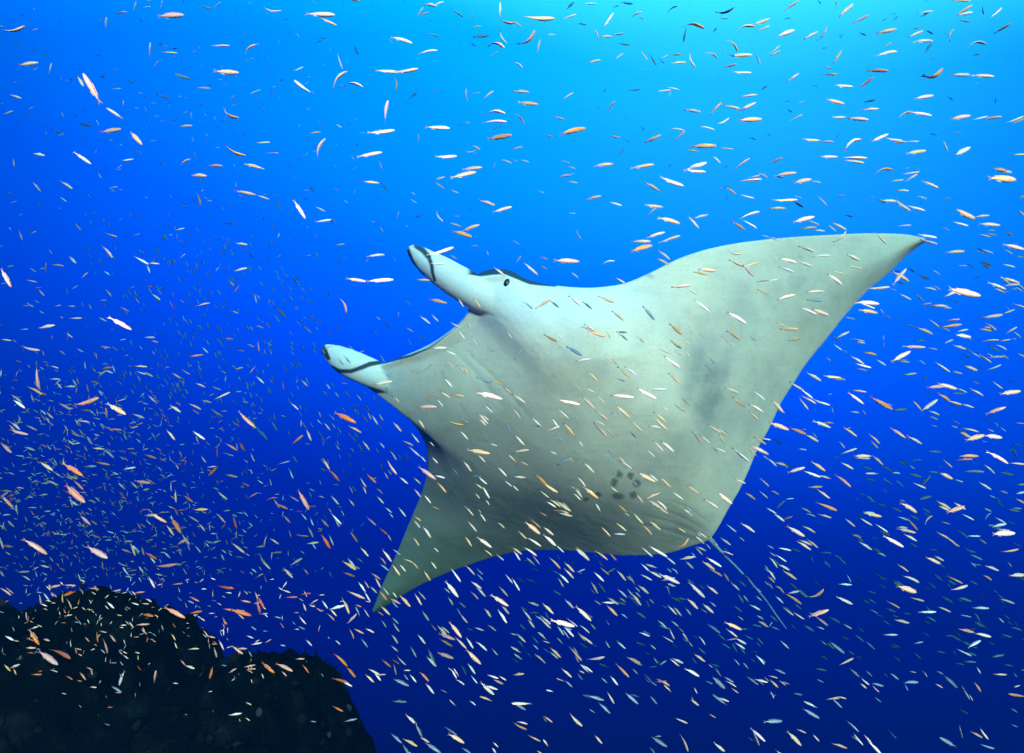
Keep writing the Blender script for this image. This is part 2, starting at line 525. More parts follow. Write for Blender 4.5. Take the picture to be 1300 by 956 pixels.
    pl = N(t, 'ShaderNodeMix', data_type='RGBA'); pl.inputs['B'].default_value = (0.86, 0.80, 0.68, 1)
    t.links.new(math_node(t, 'MULTIPLY', attr('pale'), 0.60), pl.inputs['Factor']); t.links.new(r1.outputs[0], pl.inputs['A'])
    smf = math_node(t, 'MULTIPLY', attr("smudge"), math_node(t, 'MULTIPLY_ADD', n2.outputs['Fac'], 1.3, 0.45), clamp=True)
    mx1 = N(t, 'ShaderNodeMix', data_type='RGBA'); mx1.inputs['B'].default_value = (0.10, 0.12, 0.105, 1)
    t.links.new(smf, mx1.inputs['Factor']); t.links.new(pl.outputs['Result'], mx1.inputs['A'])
    n4 = N(t, 'ShaderNodeTexNoise'); n4.inputs['Scale'].default_value = 60; n4.inputs['Detail'].default_value = 4
    t.links.new(tcn.outputs['Object'], n4.inputs['Vector'])
    r4 = ramp(t, [(0.34, (0.93, 0.93, 0.93)), (0.5, (1, 1, 1)), (0.70, (1.02, 1.02, 1.02))])
    t.links.new(n4.outputs['Fac'], r4.inputs[0])
    mp = N(t, 'ShaderNodeMapping'); mp.inputs['Scale'].default_value = (1.2, 9, 22); mp.inputs['Rotation'].default_value = (0.3, 0.7, 0.2)
    t.links.new(tcn.outputs['Object'], mp.inputs['Vector'])
    n5 = N(t, 'ShaderNodeTexNoise'); n5.inputs['Scale'].default_value = 1.5; n5.inputs['Detail'].default_value = 5
    t.links.new(mp.outputs[0], n5.inputs['Vector'])
    r5 = ramp(t, [(0.30, (0.86, 0.86, 0.85)), (0.44, (1, 1, 1)), (0.62, (1, 1, 1)), (0.70, (1.07, 1.07, 1.05))])
    t.links.new(n5.outputs['Fac'], r5.inputs[0])
    ml1 = N(t, 'ShaderNodeMix', data_type='RGBA', blend_type='MULTIPLY'); ml1.inputs['Factor'].default_value = 0.9
    t.links.new(mx1.outputs['Result'], ml1.inputs['A']); t.links.new(r4.outputs[0], ml1.inputs['B'])
    ml2 = N(t, 'ShaderNodeMix', data_type='RGBA', blend_type='MULTIPLY'); ml2.inputs['Factor'].default_value = 0.4
    t.links.new(ml1.outputs['Result'], ml2.inputs['A']); t.links.new(r5.outputs[0], ml2.inputs['B'])
    mx1 = ml2
    mx2 = N(t, 'ShaderNodeMix', data_type='RGBA'); mx2.inputs['B'].default_value = (0.014, 0.02, 0.035, 1)
    spf = math_node(t, 'MULTIPLY', attr("spots"), 0.97)
    t.links.new(spf, mx2.inputs['Factor']); t.links.new(mx1.outputs['Result'], mx2.inputs['A'])
    mx3 = N(t, 'ShaderNodeMix', data_type='RGBA'); mx3.inputs['B'].default_value = (0.018, 0.022, 0.03, 1)
    t.links.new(attr("back_pigment"), mx3.inputs['Factor']); t.links.new(mx2.outputs['Result'], mx3.inputs['A'])
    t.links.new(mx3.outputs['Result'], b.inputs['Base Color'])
    b.inputs['Roughness'].default_value = 0.62
    b.inputs['Specular IOR Level'].default_value = 0.25
    n3 = N(t, 'ShaderNodeTexNoise'); n3.inputs['Scale'].default_value = 16; n3.inputs['Detail'].default_value = 8
    t.links.new(tcn.outputs['Object'], n3.inputs['Vector'])
    bp = N(t, 'ShaderNodeBump'); bp.inputs['Strength'].default_value = 0.13; bp.inputs['Distance'].default_value = 0.03
    t.links.new(n3.outputs['Fac'], bp.inputs['Height']); t.links.new(bp.outputs[0], b.inputs['Normal'])
    me.materials.clear(); me.materials.append(m)
    o = link("manta_ray", me)
    tag(o, "huge manta ray gliding belly towards us with a ring of dark spots", "manta ray")

    # eye on the side of the head
    me_, te, be = new_mat("eye_black")
    be.inputs['Base Color'].default_value = (0.008, 0.012, 0.02, 1); be.inputs['Roughness'].default_value = 0.25
    # put it on the skin where the eye shows
    k = np.argmin((u - 643) ** 2 + (v - 358) ** 2 + (facing < 0.05) * 1e6)
    c = Vector(co[k]); nn = Vector(no[k])
    bm = bmesh.new()
    bmesh.ops.create_uvsphere(bm, u_segments=20, v_segments=14, radius=1)
    q = nn.to_track_quat('Z', 'Y').to_matrix().to_4x4()
    ax = (P(645, 352, 3.7) - P(642, 363, 3.7)).normalized()
    ax = (ax - nn * ax.dot(nn)).normalized()
    M = Matrix((ax, nn.cross(ax), nn)).transposed().to_4x4()
    bmesh.ops.transform(bm, matrix=Matrix.Translation(c - nn * 0.004) @ M @ Matrix.Diagonal((0.030, 0.019, 0.016, 1)), verts=bm.verts)
    me2 = bpy.data.meshes.new("eye"); bm.to_mesh(me2); bm.free()
    me2.polygons.foreach_set('use_smooth', [True] * len(me2.polygons)); me2.materials.append(me_)
    link("eye", me2, o)

    # whip tail and the two pelvic fins beside its root
    tm, tt, tb = new_mat("tail_skin"); tb.inputs['Base Color'].default_value = (0.20, 0.26, 0.30, 1); tb.inputs['Roughness'].default_value = 0.6
    kr = np.argmin((u - 893) ** 2 + (v - 672) ** 2 + (facing < 0.05) * 1e6)
    dr = float(d[kr])
    path = [(868, 652, dr + 0.16, 0.05), (886, 669, dr + 0.10, 0.030), (903, 687, dr + 0.07, 0.014), (921, 706, dr + 0.07, 0.007), (948, 733, dr + 0.10, 0.006), (974, 764, dr + 0.16, 0.005), (986, 782, dr + 0.19, 0.006), (998, 798, dr + 0.22, 0.003)]
    vs, fs = [], []
    pts = [P(*q[:3]) for q in path]
    fine = []
    for a in range(len(pts) - 1):
        for g in range(5):
            f = g / 5
            fine.append((pts[a].lerp(pts[a + 1], f), path[a][3] * (1 - f) + path[a + 1][3] * f))
    fine.append((pts[-1], path[-1][3]))
    for k, (c, r) in enumerate(fine):
        ax = (fine[min(k + 1, len(fine) - 1)][0] - fine[max(k - 1, 0)][0]).normalized()
        s1 = ax.orthogonal().normalized(); s2 = ax.cross(s1)
        for g in range(10):
            an = 2 * math.pi * g / 10
            vs.append(c + s1 * math.cos(an) * r + s2 * math.sin(an) * r)
    for k in range(len(fine) - 1):
        for g in range(10):
            a = k * 10 + g; b_ = k * 10 + (g + 1) % 10
            fs.append((a, b_, b_ + 10, a + 10))
    link("tail", mesh_from("tail", vs, fs, tm), o)
    return o


manta = build_manta()

# ------------------------------------------------------------------ fish
# every line: corner of a patch of the photo | tail x, tail y, head x, head y (four units to a photo pixel), kind (w silvery, o orange, d dusky, c curled)
SCHOOL = """
0,0|5,185,130,135,wc;160,155,195,145,w;95,330,195,318,w;248,380,262,320,w;510,525,420,370,o;392,385,425,440,w;625,603,540,548,w;515,672,617,655,o;652,662,722,735,w;372,770,465,835,o;48,480,110,500,w;18,582,68,563,w;570,68,648,58,wc;678,60,692,5,w;720,38,768,34,w;800,82,935,76,o;815,50,825,0,o;536,150,540,85,o;760,300,763,215,w;818,264,902,270,w;775,345,805,308,w;875,375,965,400,d;995,445,1068,450,o;1090,365,1215,370,w;1070,232,1168,232,w;1220,262,1300,222,wc;1113,575,1212,602,wc;910,642,978,638,w;1115,752,1250,795,wc;1052,842,1132,842,w;1235,828,1330,855,w;895,835,968,805,wc;615,818,680,808,w;590,862,618,838,w;165,780,228,790,w;795,478,860,500,d;640,390,680,425,d;420,680,440,715,d;260,655,315,678,d;565,453,617,450,w;1005,22,1080,48,d;1080,48,1120,10,w;1170,515,1190,485,o;66,800,74,850,w;700,88,725,110,d;480,785,490,762,w;165,60,178,40,w;1180,38,1210,48,d;1265,480,1310,460,w;405,630,468,640,d;740,5,770,0,w;845,715,865,740,d;800,815,830,840,d;-10,130,18,135,o
325,0|38,62,130,57,wc;250,70,402,76,w;320,90,412,130,o;468,-3,528,3,w;680,180,795,220,w;495,230,520,280,d;820,265,922,255,o;412,270,440,355,w;355,438,462,357,wc;440,402,545,438,wc;605,357,730,368,w;700,375,825,350,w;720,380,712,460,wc;288,488,192,408,w;645,620,670,508,w;565,682,707,662,o;858,645,985,652,w;510,797,643,773,o;905,803,1022,793,o;280,803,350,700,wc;1065,530,1065,450,wc;1150,552,1268,572,wc;1150,612,1275,617,o;1175,708,1300,685,w;1215,112,1320,120,wc;1180,195,1265,240,wc;1225,170,1275,225,wc;1100,190,1185,180,d;985,40,1055,88,d;815,88,850,35,w;830,80,878,62,w;848,20,920,30,w;900,25,955,8,w;860,165,935,188,d;1240,90,1240,10,w;1095,110,1103,65,w;1185,285,1230,262,w;1092,478,1140,470,w;1150,505,1208,460,w;1045,862,1150,850,w;1055,780,1115,768,wc;625,812,640,860,w;0,728,75,722,o;48,778,118,778,w;0,840,45,862,o;780,500,820,468,d;825,725,825,680,o;270,678,330,670,o;1240,805,1300,830,o;1205,860,1215,825,w;190,365,240,340,o;1095,735,1140,760,w;690,390,705,385,w;895,460,930,462,w;0,465,25,455,w;0,220,18,228,w;1095,140,1145,132,w;835,805,845,825,d
650,0|50,97,218,95,w;0,105,50,138,w;55,260,120,155,oc;128,275,142,200,w;0,295,58,345,wc;30,522,135,530,o;0,464,88,467,w;15,555,65,630,wc;235,680,375,650,w;250,510,312,470,w;470,580,522,510,wc;385,320,452,303,w;520,305,567,270,w;460,145,515,65,w;585,85,662,57,wc;420,125,440,200,wc;445,185,510,185,w;510,180,570,168,w;650,255,690,310,w;700,275,735,335,d;745,310,795,278,wc;805,280,865,275,w;880,268,930,345,wc;800,325,885,315,w;865,98,980,142,wc;885,140,870,215,d;1035,90,1130,40,dc;1055,95,1100,92,w;1125,128,1240,132,wc;1220,130,1310,95,w;1240,160,1310,130,w;1105,178,1148,262,wc;1100,285,1222,278,w;1235,265,1262,330,w;985,245,1048,295,oc;1075,345,1142,325,w;1115,370,1218,370,w;780,50,840,30,dc;250,100,328,72,w;275,50,315,10,d;352,20,430,18,w;555,15,615,20,d;340,125,380,125,d;590,460,660,452,d;730,465,808,458,w;785,440,852,458,w;870,558,960,568,o;1005,585,1065,518,w;1072,535,1160,552,w;1145,570,1240,520,w;1160,490,1248,480,w;1145,612,1270,605,w;1030,650,1105,600,wc;950,635,1032,660,w;800,645,880,665,w;825,715,880,665,w;670,728,757,685,w;490,690,550,700,w;905,745,1040,740,w;885,762,948,770,w;1055,752,1125,758,w;1018,790,1060,830,w;1120,865,1208,803,w;870,868,990,825,w;415,842,515,832,w;600,855,722,835,w;540,795,572,745,d;165,688,208,695,w;210,592,270,608,w;245,810,295,830,w;280,845,325,858,w;0,760,55,745,o;0,810,30,820,o;40,808,88,825,w;175,175,220,178,w;460,470,480,450,d;535,220,600,228,d
975,0|80,57,157,3,w;345,50,350,0,w;362,85,435,18,w;430,122,512,75,w;42,187,137,152,w;180,200,255,160,w;265,220,302,135,wc;0,285,62,230,w;10,285,62,258,w;330,325,375,255,w;275,335,325,348,o;278,378,355,378,o;97,418,160,370,w;105,620,177,580,w;335,435,432,440,w;460,450,540,390,w;500,357,613,360,w;550,275,657,260,w;580,250,630,212,w;550,170,655,147,w;755,68,842,55,w;710,190,790,155,w;740,207,840,207,w;795,270,835,215,d;895,210,943,145,wc;1015,200,1110,222,wc;970,100,1030,112,o;950,80,1040,25,w;960,78,1040,62,w;930,0,1030,3,w;1125,98,1190,38,w;1145,172,1235,120,w;1035,282,1075,275,d;805,430,890,350,wc;925,380,1030,382,w;955,400,1020,370,wc;1035,382,1150,388,w;740,502,842,485,w;645,582,740,565,wc;720,568,833,588,w;925,605,1030,587,w;1035,610,1120,590,w;1090,605,1190,592,w;1210,628,1300,590,w;1240,630,1305,600,w;290,505,390,528,w;485,520,545,508,d;475,558,565,552,w;310,600,395,595,w;400,600,512,608,w;170,710,265,715,w;255,720,335,720,w;378,725,475,705,wc;520,722,612,680,w;590,705,685,715,w;630,725,710,720,w;700,718,770,718,w;700,780,805,765,w;888,705,912,770,w;940,795,1027,747,w;1240,785,1320,785,w;5,830,75,800,w;260,797,355,797,w;365,800,505,803,w;380,812,490,828,w;530,855,637,860,wc;740,865,775,862,w;1140,858,1215,868,w;800,150,840,175,d;250,0,270,20,d;790,0,815,0,d
0,217|165,55,210,108,o;310,52,370,93,w;25,100,75,130,d;548,88,600,80,w;1185,100,1300,122,o;1005,105,1020,178,o;1020,105,1035,95,w;1140,265,1192,268,d;1190,365,1258,375,w;1185,510,1257,492,w;1165,558,1190,585,w;995,685,1068,670,o;1172,708,1210,725,w;1135,850,1185,855,o;548,740,670,808,o;500,742,543,765,w;350,748,417,748,w;192,800,280,783,o;100,805,145,803,o;343,868,348,815,o;0,855,60,862,w;272,688,310,682,w;342,687,384,688,w;108,685,148,685,w;170,655,200,670,w;0,490,58,592,o;0,575,30,570,w;95,298,115,355,w;155,320,185,305,w;375,262,412,302,o;300,128,340,158,w;530,320,595,335,o;522,372,572,442,o;680,432,755,475,o;755,468,812,472,w;745,475,762,518,w;350,432,387,470,o;265,475,325,483,w;413,545,447,515,w;525,505,558,530,w;362,603,395,582,w;150,490,183,515,o;912,445,942,420,w;890,302,938,290,w;680,330,712,318,w;855,325,878,325,o;435,375,460,410,d;1090,515,1108,490,w;300,185,312,195,w;195,708,225,725,w;300,738,322,748,w;30,488,58,485,w;0,385,15,378,w;960,20,1050,25,w
325,217|540,55,627,62,w;632,60,668,103,d;190,145,252,245,w;298,262,385,247,w;300,180,352,207,o;0,122,70,145,o;80,110,112,140,d;405,378,450,370,w;558,430,655,425,o;555,465,570,450,w;455,545,560,562,w;560,560,700,552,w;430,580,435,620,d;437,625,462,722,wc;985,35,1120,5,w;910,45,960,30,w;905,55,958,92,o;985,95,1032,115,w;1128,148,1215,175,o;1200,210,1300,182,o;900,210,950,260,wc;1000,228,1035,232,o;980,262,1043,283,o;1040,305,1135,273,w;995,305,1098,335,w;865,438,1005,388,o;980,425,1022,448,w;885,472,960,470,w;815,553,885,555,w;875,650,970,672,o;1025,645,1055,692,w;1103,645,1142,697,w;830,735,887,778,w;890,730,927,765,w;610,738,632,757,w;640,755,680,798,d;718,750,725,715,o;716,248,725,205,w;785,105,810,122,w;780,140,818,165,w;1205,488,1270,538,w;1090,380,1128,382,w;1215,0,1235,15,d;0,785,38,798,w;1025,808,1062,855,w;1270,815,1300,850,w;75,262,98,300,d;110,345,120,315,w;135,515,170,545,d;185,545,215,580,d;222,585,258,622,d;250,640,285,678,d;335,540,350,570,d;345,600,375,638,d;390,770,425,812,d;235,780,285,825,d;300,755,330,790,d;95,150,130,200,d;265,65,295,110,d;690,430,715,465,d;405,440,440,470,d;100,685,155,745,d;820,830,865,865,d;200,755,230,790,d;240,130,262,150,d
650,217|235,28,303,20,w;282,53,335,62,w;130,100,165,113,w;372,148,455,125,o;495,158,560,177,w;285,213,325,216,w;670,55,750,102,w;745,35,873,78,w;875,0,985,5,w;668,175,768,185,w;680,232,745,178,o;742,233,855,268,w;680,338,778,310,w;740,367,855,328,w;605,360,707,358,w;595,408,713,378,w;890,228,950,293,w;915,243,997,222,w;1150,235,1260,205,w;1110,252,1185,302,w;1165,245,1245,293,w;1150,122,1232,140,w;1080,80,1140,118,o;1150,52,1270,42,w;1190,42,1260,22,w;1245,8,1300,35,o;1265,325,1310,338,w;310,295,352,350,wc;60,465,132,530,o;20,470,45,430,w;135,435,182,450,o;140,480,180,500,w;210,455,343,460,o;298,512,338,545,w;440,463,523,455,wc;525,540,583,577,w;740,402,803,450,w;735,443,800,477,w;1085,425,1172,422,wc;1105,450,1175,485,w;1165,490,1255,463,w;1170,475,1228,537,o;945,500,1043,508,w;920,512,997,528,w;805,592,912,578,w;885,590,940,628,w;925,650,1002,715,o;1090,712,1190,775,w;1245,563,1310,553,w;1245,600,1305,630,w;285,632,355,688,w;355,662,408,703,d;115,702,202,645,w;58,660,108,703,d;195,660,240,695,d;435,632,520,670,w;505,708,568,760,w;662,685,725,758,d;365,775,430,820,w;385,815,480,842,w;378,850,390,832,d;540,825,590,862,d;795,772,865,833,w;790,845,835,870,w;1090,812,1165,858,w;1060,838,1105,868,w;160,830,230,868,w;0,350,38,375,w
975,217|30,25,145,8,w;130,60,222,42,w;215,50,270,60,w;15,155,152,147,w;5,187,92,190,w;120,262,237,232,w;195,250,262,275,w;170,295,250,285,w;235,300,290,305,w;320,260,400,300,w;350,375,400,305,wc;545,310,603,372,w;655,280,730,275,w;760,322,860,340,w;765,350,860,372,w;905,415,1000,408,w;615,55,690,45,w;680,20,770,5,w;690,55,760,15,w;780,50,867,87,w;645,98,717,100,w;570,150,665,155,w;640,150,725,205,w;705,175,800,203,w;940,195,1050,243,w;1040,235,1127,225,w;935,260,1020,280,w;1070,268,1180,277,w;1190,372,1305,400,w;1115,35,1260,45,w;1155,0,1240,8,w;1270,140,1305,125,o;0,335,50,352,w;155,380,240,412,w;225,432,318,428,w;390,420,470,455,w;60,440,150,467,w;140,455,228,485,w;50,485,135,515,w;0,560,50,550,w;330,505,393,527,w;400,480,482,500,w;305,520,377,580,w;195,612,290,612,o;38,655,140,627,w;195,655,280,660,d;0,620,22,635,w;160,690,250,730,w;220,700,313,735,o;40,768,95,795,w;55,803,157,803,w;105,865,172,850,w;630,580,703,495,w;635,510,718,562,w;495,603,620,590,w;445,663,567,675,w;470,672,545,700,w;460,705,558,722,w;345,850,415,815,w;795,590,857,605,w;900,598,1080,635,w;895,640,970,605,o;800,683,915,688,w;1115,565,1210,602,w;1180,540,1280,570,w;1190,585,1280,575,o;1090,748,1195,730,o;1190,728,1255,703,w;1100,765,1160,812,w;1200,830,1265,792,w;1240,675,1310,695,o;815,750,870,795,w;870,795,985,780,w;760,795,838,830,w;940,833,1032,845,w;1070,865,1175,858,w;1175,865,1235,855,o;410,852,490,865,w;585,868,588,830,o;1045,548,1090,528,d
0,434|110,30,203,45,o;115,55,125,20,o;175,122,200,238,o;145,225,217,268,w;55,265,112,308,w;65,290,128,338,w;155,262,172,308,o;50,450,145,472,o;385,328,505,285,o;540,310,640,370,w;670,365,735,388,o;505,25,562,30,o;508,135,568,130,o;500,178,535,148,w;680,123,750,127,w;690,150,745,167,w;590,305,640,288,w;295,310,362,345,o;448,342,487,375,w;545,445,620,447,o;660,438,702,430,w;468,540,533,545,w;318,615,423,682,o;318,720,432,817,o;200,608,268,653,w;370,700,425,752,o;680,705,765,718,o;660,708,700,745,w;622,648,690,637,w;978,455,1042,497,w;1145,515,1208,553,o;1088,293,1170,255,w;1205,355,1298,437,o;860,320,918,357,w;930,778,982,815,o;1100,760,1157,802,w;1258,795,1310,765,o;975,855,1055,850,w;895,858,940,852,o;960,75,1035,65,o;1195,140,1235,130,w;1050,638,1098,632,w;1020,580,1047,615,w;890,620,908,647,w;865,705,870,762,w;808,670,838,685,w;845,688,875,672,w;0,510,60,565,o;0,755,60,760,o;5,775,68,845,o;140,842,187,842,o;265,515,285,555,w;275,545,312,545,o;235,520,258,550,w;90,662,130,655,wc;275,590,290,630,w;250,190,305,190,w;330,228,385,227,w;365,188,390,222,w;252,118,298,135,w;205,345,235,370,w;195,385,212,415,w;490,338,498,375,w;270,320,280,360,o;230,380,255,415,w;380,390,395,418,w;78,410,115,408,w;845,445,890,500,w;835,130,860,128,w;630,75,652,65,w;705,18,725,40,w;390,35,425,52,w;850,832,885,848,w;1115,435,1140,455,o;1180,405,1215,430,o;1235,595,1260,615,w;1270,645,1282,672,w;830,385,850,408,o;755,240,775,262,o;920,715,945,728,o;0,790,20,800,w;350,505,380,520,w;410,705,440,707,w;135,790,170,788,w;810,585,825,605,w
325,434|340,30,390,25,o;0,175,42,212,w;50,215,70,270,d;130,195,142,245,o;392,355,510,412,o;468,425,537,462,w;483,348,522,315,w;545,312,578,355,w;585,370,620,422,w;692,405,740,457,w;598,217,695,200,w;640,155,685,178,d;658,230,697,285,d;430,210,465,212,o;890,33,970,30,w;960,90,1003,135,w;1045,122,1080,168,w;1080,40,1108,85,d;1118,180,1200,210,d;1195,200,1252,215,w;1112,253,1255,292,o;985,268,1062,277,w;855,290,907,265,wc;815,328,920,330,o;1160,320,1203,360,w;1125,360,1180,420,w;955,410,1057,425,wc;1035,450,1078,497,w;1070,548,1190,568,w;1125,572,1165,612,o;1050,602,1095,660,w;1225,632,1275,685,w;1123,683,1175,725,w;1148,730,1187,797,w;1165,800,1187,830,w;1262,702,1300,735,w;1270,410,1298,465,d;820,632,915,700,o;905,678,962,692,w;915,708,968,768,w;852,775,890,822,w;880,505,905,530,w;775,530,832,582,w;830,575,863,610,w;655,595,715,675,w;625,508,653,540,w;680,550,715,602,w;540,500,578,552,w;755,565,768,610,d;110,622,172,605,o;335,590,375,650,w;365,640,425,708,o;252,440,282,505,o;345,410,378,450,w;525,690,562,740,w;560,670,612,718,o;585,700,612,690,w;650,660,672,697,w;665,645,688,675,w;610,740,645,772,o;613,782,650,823,w;380,780,422,828,w;470,797,500,835,w;212,750,270,855,o;35,797,110,790,oc;90,795,120,845,o;165,780,220,812,o;68,692,80,732,w;168,650,190,695,w;182,570,212,618,d;365,842,385,868,w;655,840,690,868,w;1125,850,1145,868,w;195,860,235,862,o;75,400,110,455,d;230,400,255,440,d;330,470,350,518,d;515,510,545,562,d;450,245,480,285,d;540,240,560,275,d;20,445,60,500,d;0,430,35,480,d;225,10,250,60,d;465,10,515,65,d;625,60,655,105,d;210,95,230,130,d;415,85,445,118,d;447,72,478,108,d
650,434|10,92,50,32,d;215,0,268,40,w;275,22,358,72,d;320,98,405,85,o;380,148,437,200,w;465,75,522,115,w;535,125,603,182,w;570,125,637,172,w;740,35,815,62,o;768,70,855,133,w;805,0,862,35,w;790,155,858,213,w;628,235,735,290,w;680,242,785,240,o;497,270,622,283,w;352,275,420,340,w;228,292,348,320,o;525,320,600,388,w;425,352,492,402,w;495,375,520,352,d;600,400,663,458,w;718,355,788,412,w;712,380,788,448,w;690,425,760,437,w;412,408,482,480,w;232,338,290,392,w;200,385,240,440,w;95,380,148,432,w;170,457,245,428,w;262,410,320,480,w;0,265,70,312,w;0,335,43,388,w;10,470,65,527,w;10,560,88,548,w;225,622,305,590,d;360,610,420,667,w;330,680,375,735,w;360,735,440,797,w;115,668,185,735,w;155,720,235,767,w;308,730,358,792,w;190,795,250,840,w;215,805,300,862,w;210,850,290,870,w;0,725,33,757,w;545,605,610,645,w;632,662,730,712,w;690,668,742,708,w;745,685,807,740,w;810,760,872,803,w;683,545,727,588,w;755,502,825,562,w;715,500,770,557,o;670,800,755,765,o;690,800,770,855,o;728,800,788,848,w;535,825,585,868,w;870,848,905,868,w;882,728,952,773,w;1035,762,1118,823,w;970,797,1052,847,w;915,450,968,522,o;958,475,1005,515,w;990,418,1065,465,w;1040,440,1093,475,w;1113,535,1207,612,w;1130,697,1188,720,w;1180,762,1237,802,w;1080,232,1155,260,o;1115,278,1187,335,w;1218,243,1287,298,w;1200,312,1278,358,w;1200,350,1260,403,w;1228,482,1292,522,w;1203,525,1305,572,o;1253,755,1300,795,w;1090,0,1135,20,w;1270,575,1305,600,w
975,434|15,290,78,360,w;105,203,185,250,w;165,240,230,290,w;165,272,245,315,w;240,303,317,322,w;152,282,205,345,w;193,155,272,200,w;278,175,373,183,w;420,70,490,115,w;440,112,525,132,w;445,135,507,148,o;683,25,800,28,o;805,30,862,40,o;625,102,725,47,w;650,98,707,92,o;845,100,925,155,w;990,120,1065,147,w;1055,55,1135,107,w;1115,80,1203,75,o;1113,147,1187,115,o;1265,58,1310,80,w;1160,10,1215,42,o;445,0,495,8,w;690,170,757,160,w;580,45,590,0,o;405,255,487,317,w;425,245,503,255,o;518,282,635,345,o;590,310,632,325,w;230,400,320,437,w;5,410,108,448,w;108,435,195,470,o;190,470,258,508,w;380,432,453,482,w;510,465,568,518,w;368,570,453,540,o;430,580,525,580,o;445,590,520,592,w;525,572,585,627,w;370,612,435,647,w;340,670,422,738,o;222,608,293,658,w;98,665,188,637,w;180,655,268,688,w;205,742,278,735,w;245,747,315,797,w;243,815,352,858,w;165,840,220,868,w;0,590,45,633,w;35,850,87,805,d;620,435,700,490,o;705,478,783,520,w;775,355,862,292,w;820,350,873,373,w;865,265,925,300,w;905,300,985,320,w;980,315,1047,335,w;925,320,980,328,d;805,232,900,225,o;860,210,960,240,o;950,232,1012,258,w;1020,235,1095,275,w;1135,200,1193,240,w;1175,265,1285,250,w;1105,365,1210,330,o;1255,412,1305,415,o;990,435,1072,458,w;965,455,1030,487,w;1000,502,1100,473,w;1095,475,1190,487,o;965,578,1070,580,w;950,602,1040,595,o;1115,553,1222,620,o;1225,615,1310,622,w;885,597,937,640,w;985,655,1100,660,d;862,662,938,697,w;808,555,880,560,d;765,745,825,678,d;735,715,803,745,w;760,803,832,782,d;1070,712,1135,752,w;1265,725,1310,725,w;1255,775,1310,760,o;1255,795,1310,825,w;680,815,757,868,o;855,808,930,850,w;860,832,925,858,w;905,868,1000,835,o;938,815,1005,852,w;1095,845,1135,862,w;625,838,680,865,d;725,610,760,598,d;480,865,540,868,w
0,651|115,125,242,212,o;438,168,547,232,o;660,148,688,220,w;780,280,895,262,o;885,265,925,262,w;868,20,920,105,o;762,5,848,50,w;740,35,768,62,w;695,50,718,85,o;890,165,950,135,o;1172,150,1243,205,w;1040,150,1062,175,w;1082,158,1122,140,w;1120,208,1140,242,w;78,305,150,298,o;235,385,308,367,o;318,367,387,370,o;0,375,58,420,o;0,290,22,325,o;515,240,525,285,o;600,255,645,272,w;395,305,412,348,w;760,225,790,255,w;785,310,825,318,w;872,365,930,358,o;832,478,942,535,o;1098,375,1190,385,o;1220,445,1275,455,o;1165,488,1278,522,o;1205,510,1240,540,o;665,455,705,468,w;718,515,780,525,o;690,570,762,565,o;715,590,748,618,o;675,632,705,630,w;500,600,542,608,w;205,462,240,475,w;145,588,200,672,o;193,700,295,772,o;262,682,360,740,o;25,625,70,648,w;215,640,252,650,o;430,630,455,655,o;20,770,55,805,w;50,790,100,770,w;405,808,437,850,o;783,868,792,800,o;335,825,370,848,o;940,775,990,792,w;870,612,892,648,w;885,655,900,690,w;1030,592,1057,628,w;1110,645,1138,698,w;1080,650,1105,670,o;1175,675,1235,718,w;1200,690,1255,690,o;1160,815,1200,790,o;1238,785,1298,772,o;1250,795,1300,792,w;625,722,652,742,w;950,445,985,460,d;985,462,1020,485,d;1215,290,1240,308,o;140,710,170,712,o;510,690,535,715,d;190,808,215,803,o;790,105,795,125,o;540,92,580,105,w;875,195,888,208,w;822,180,848,185,w;1145,405,1178,408,w;1295,400,1310,440,o
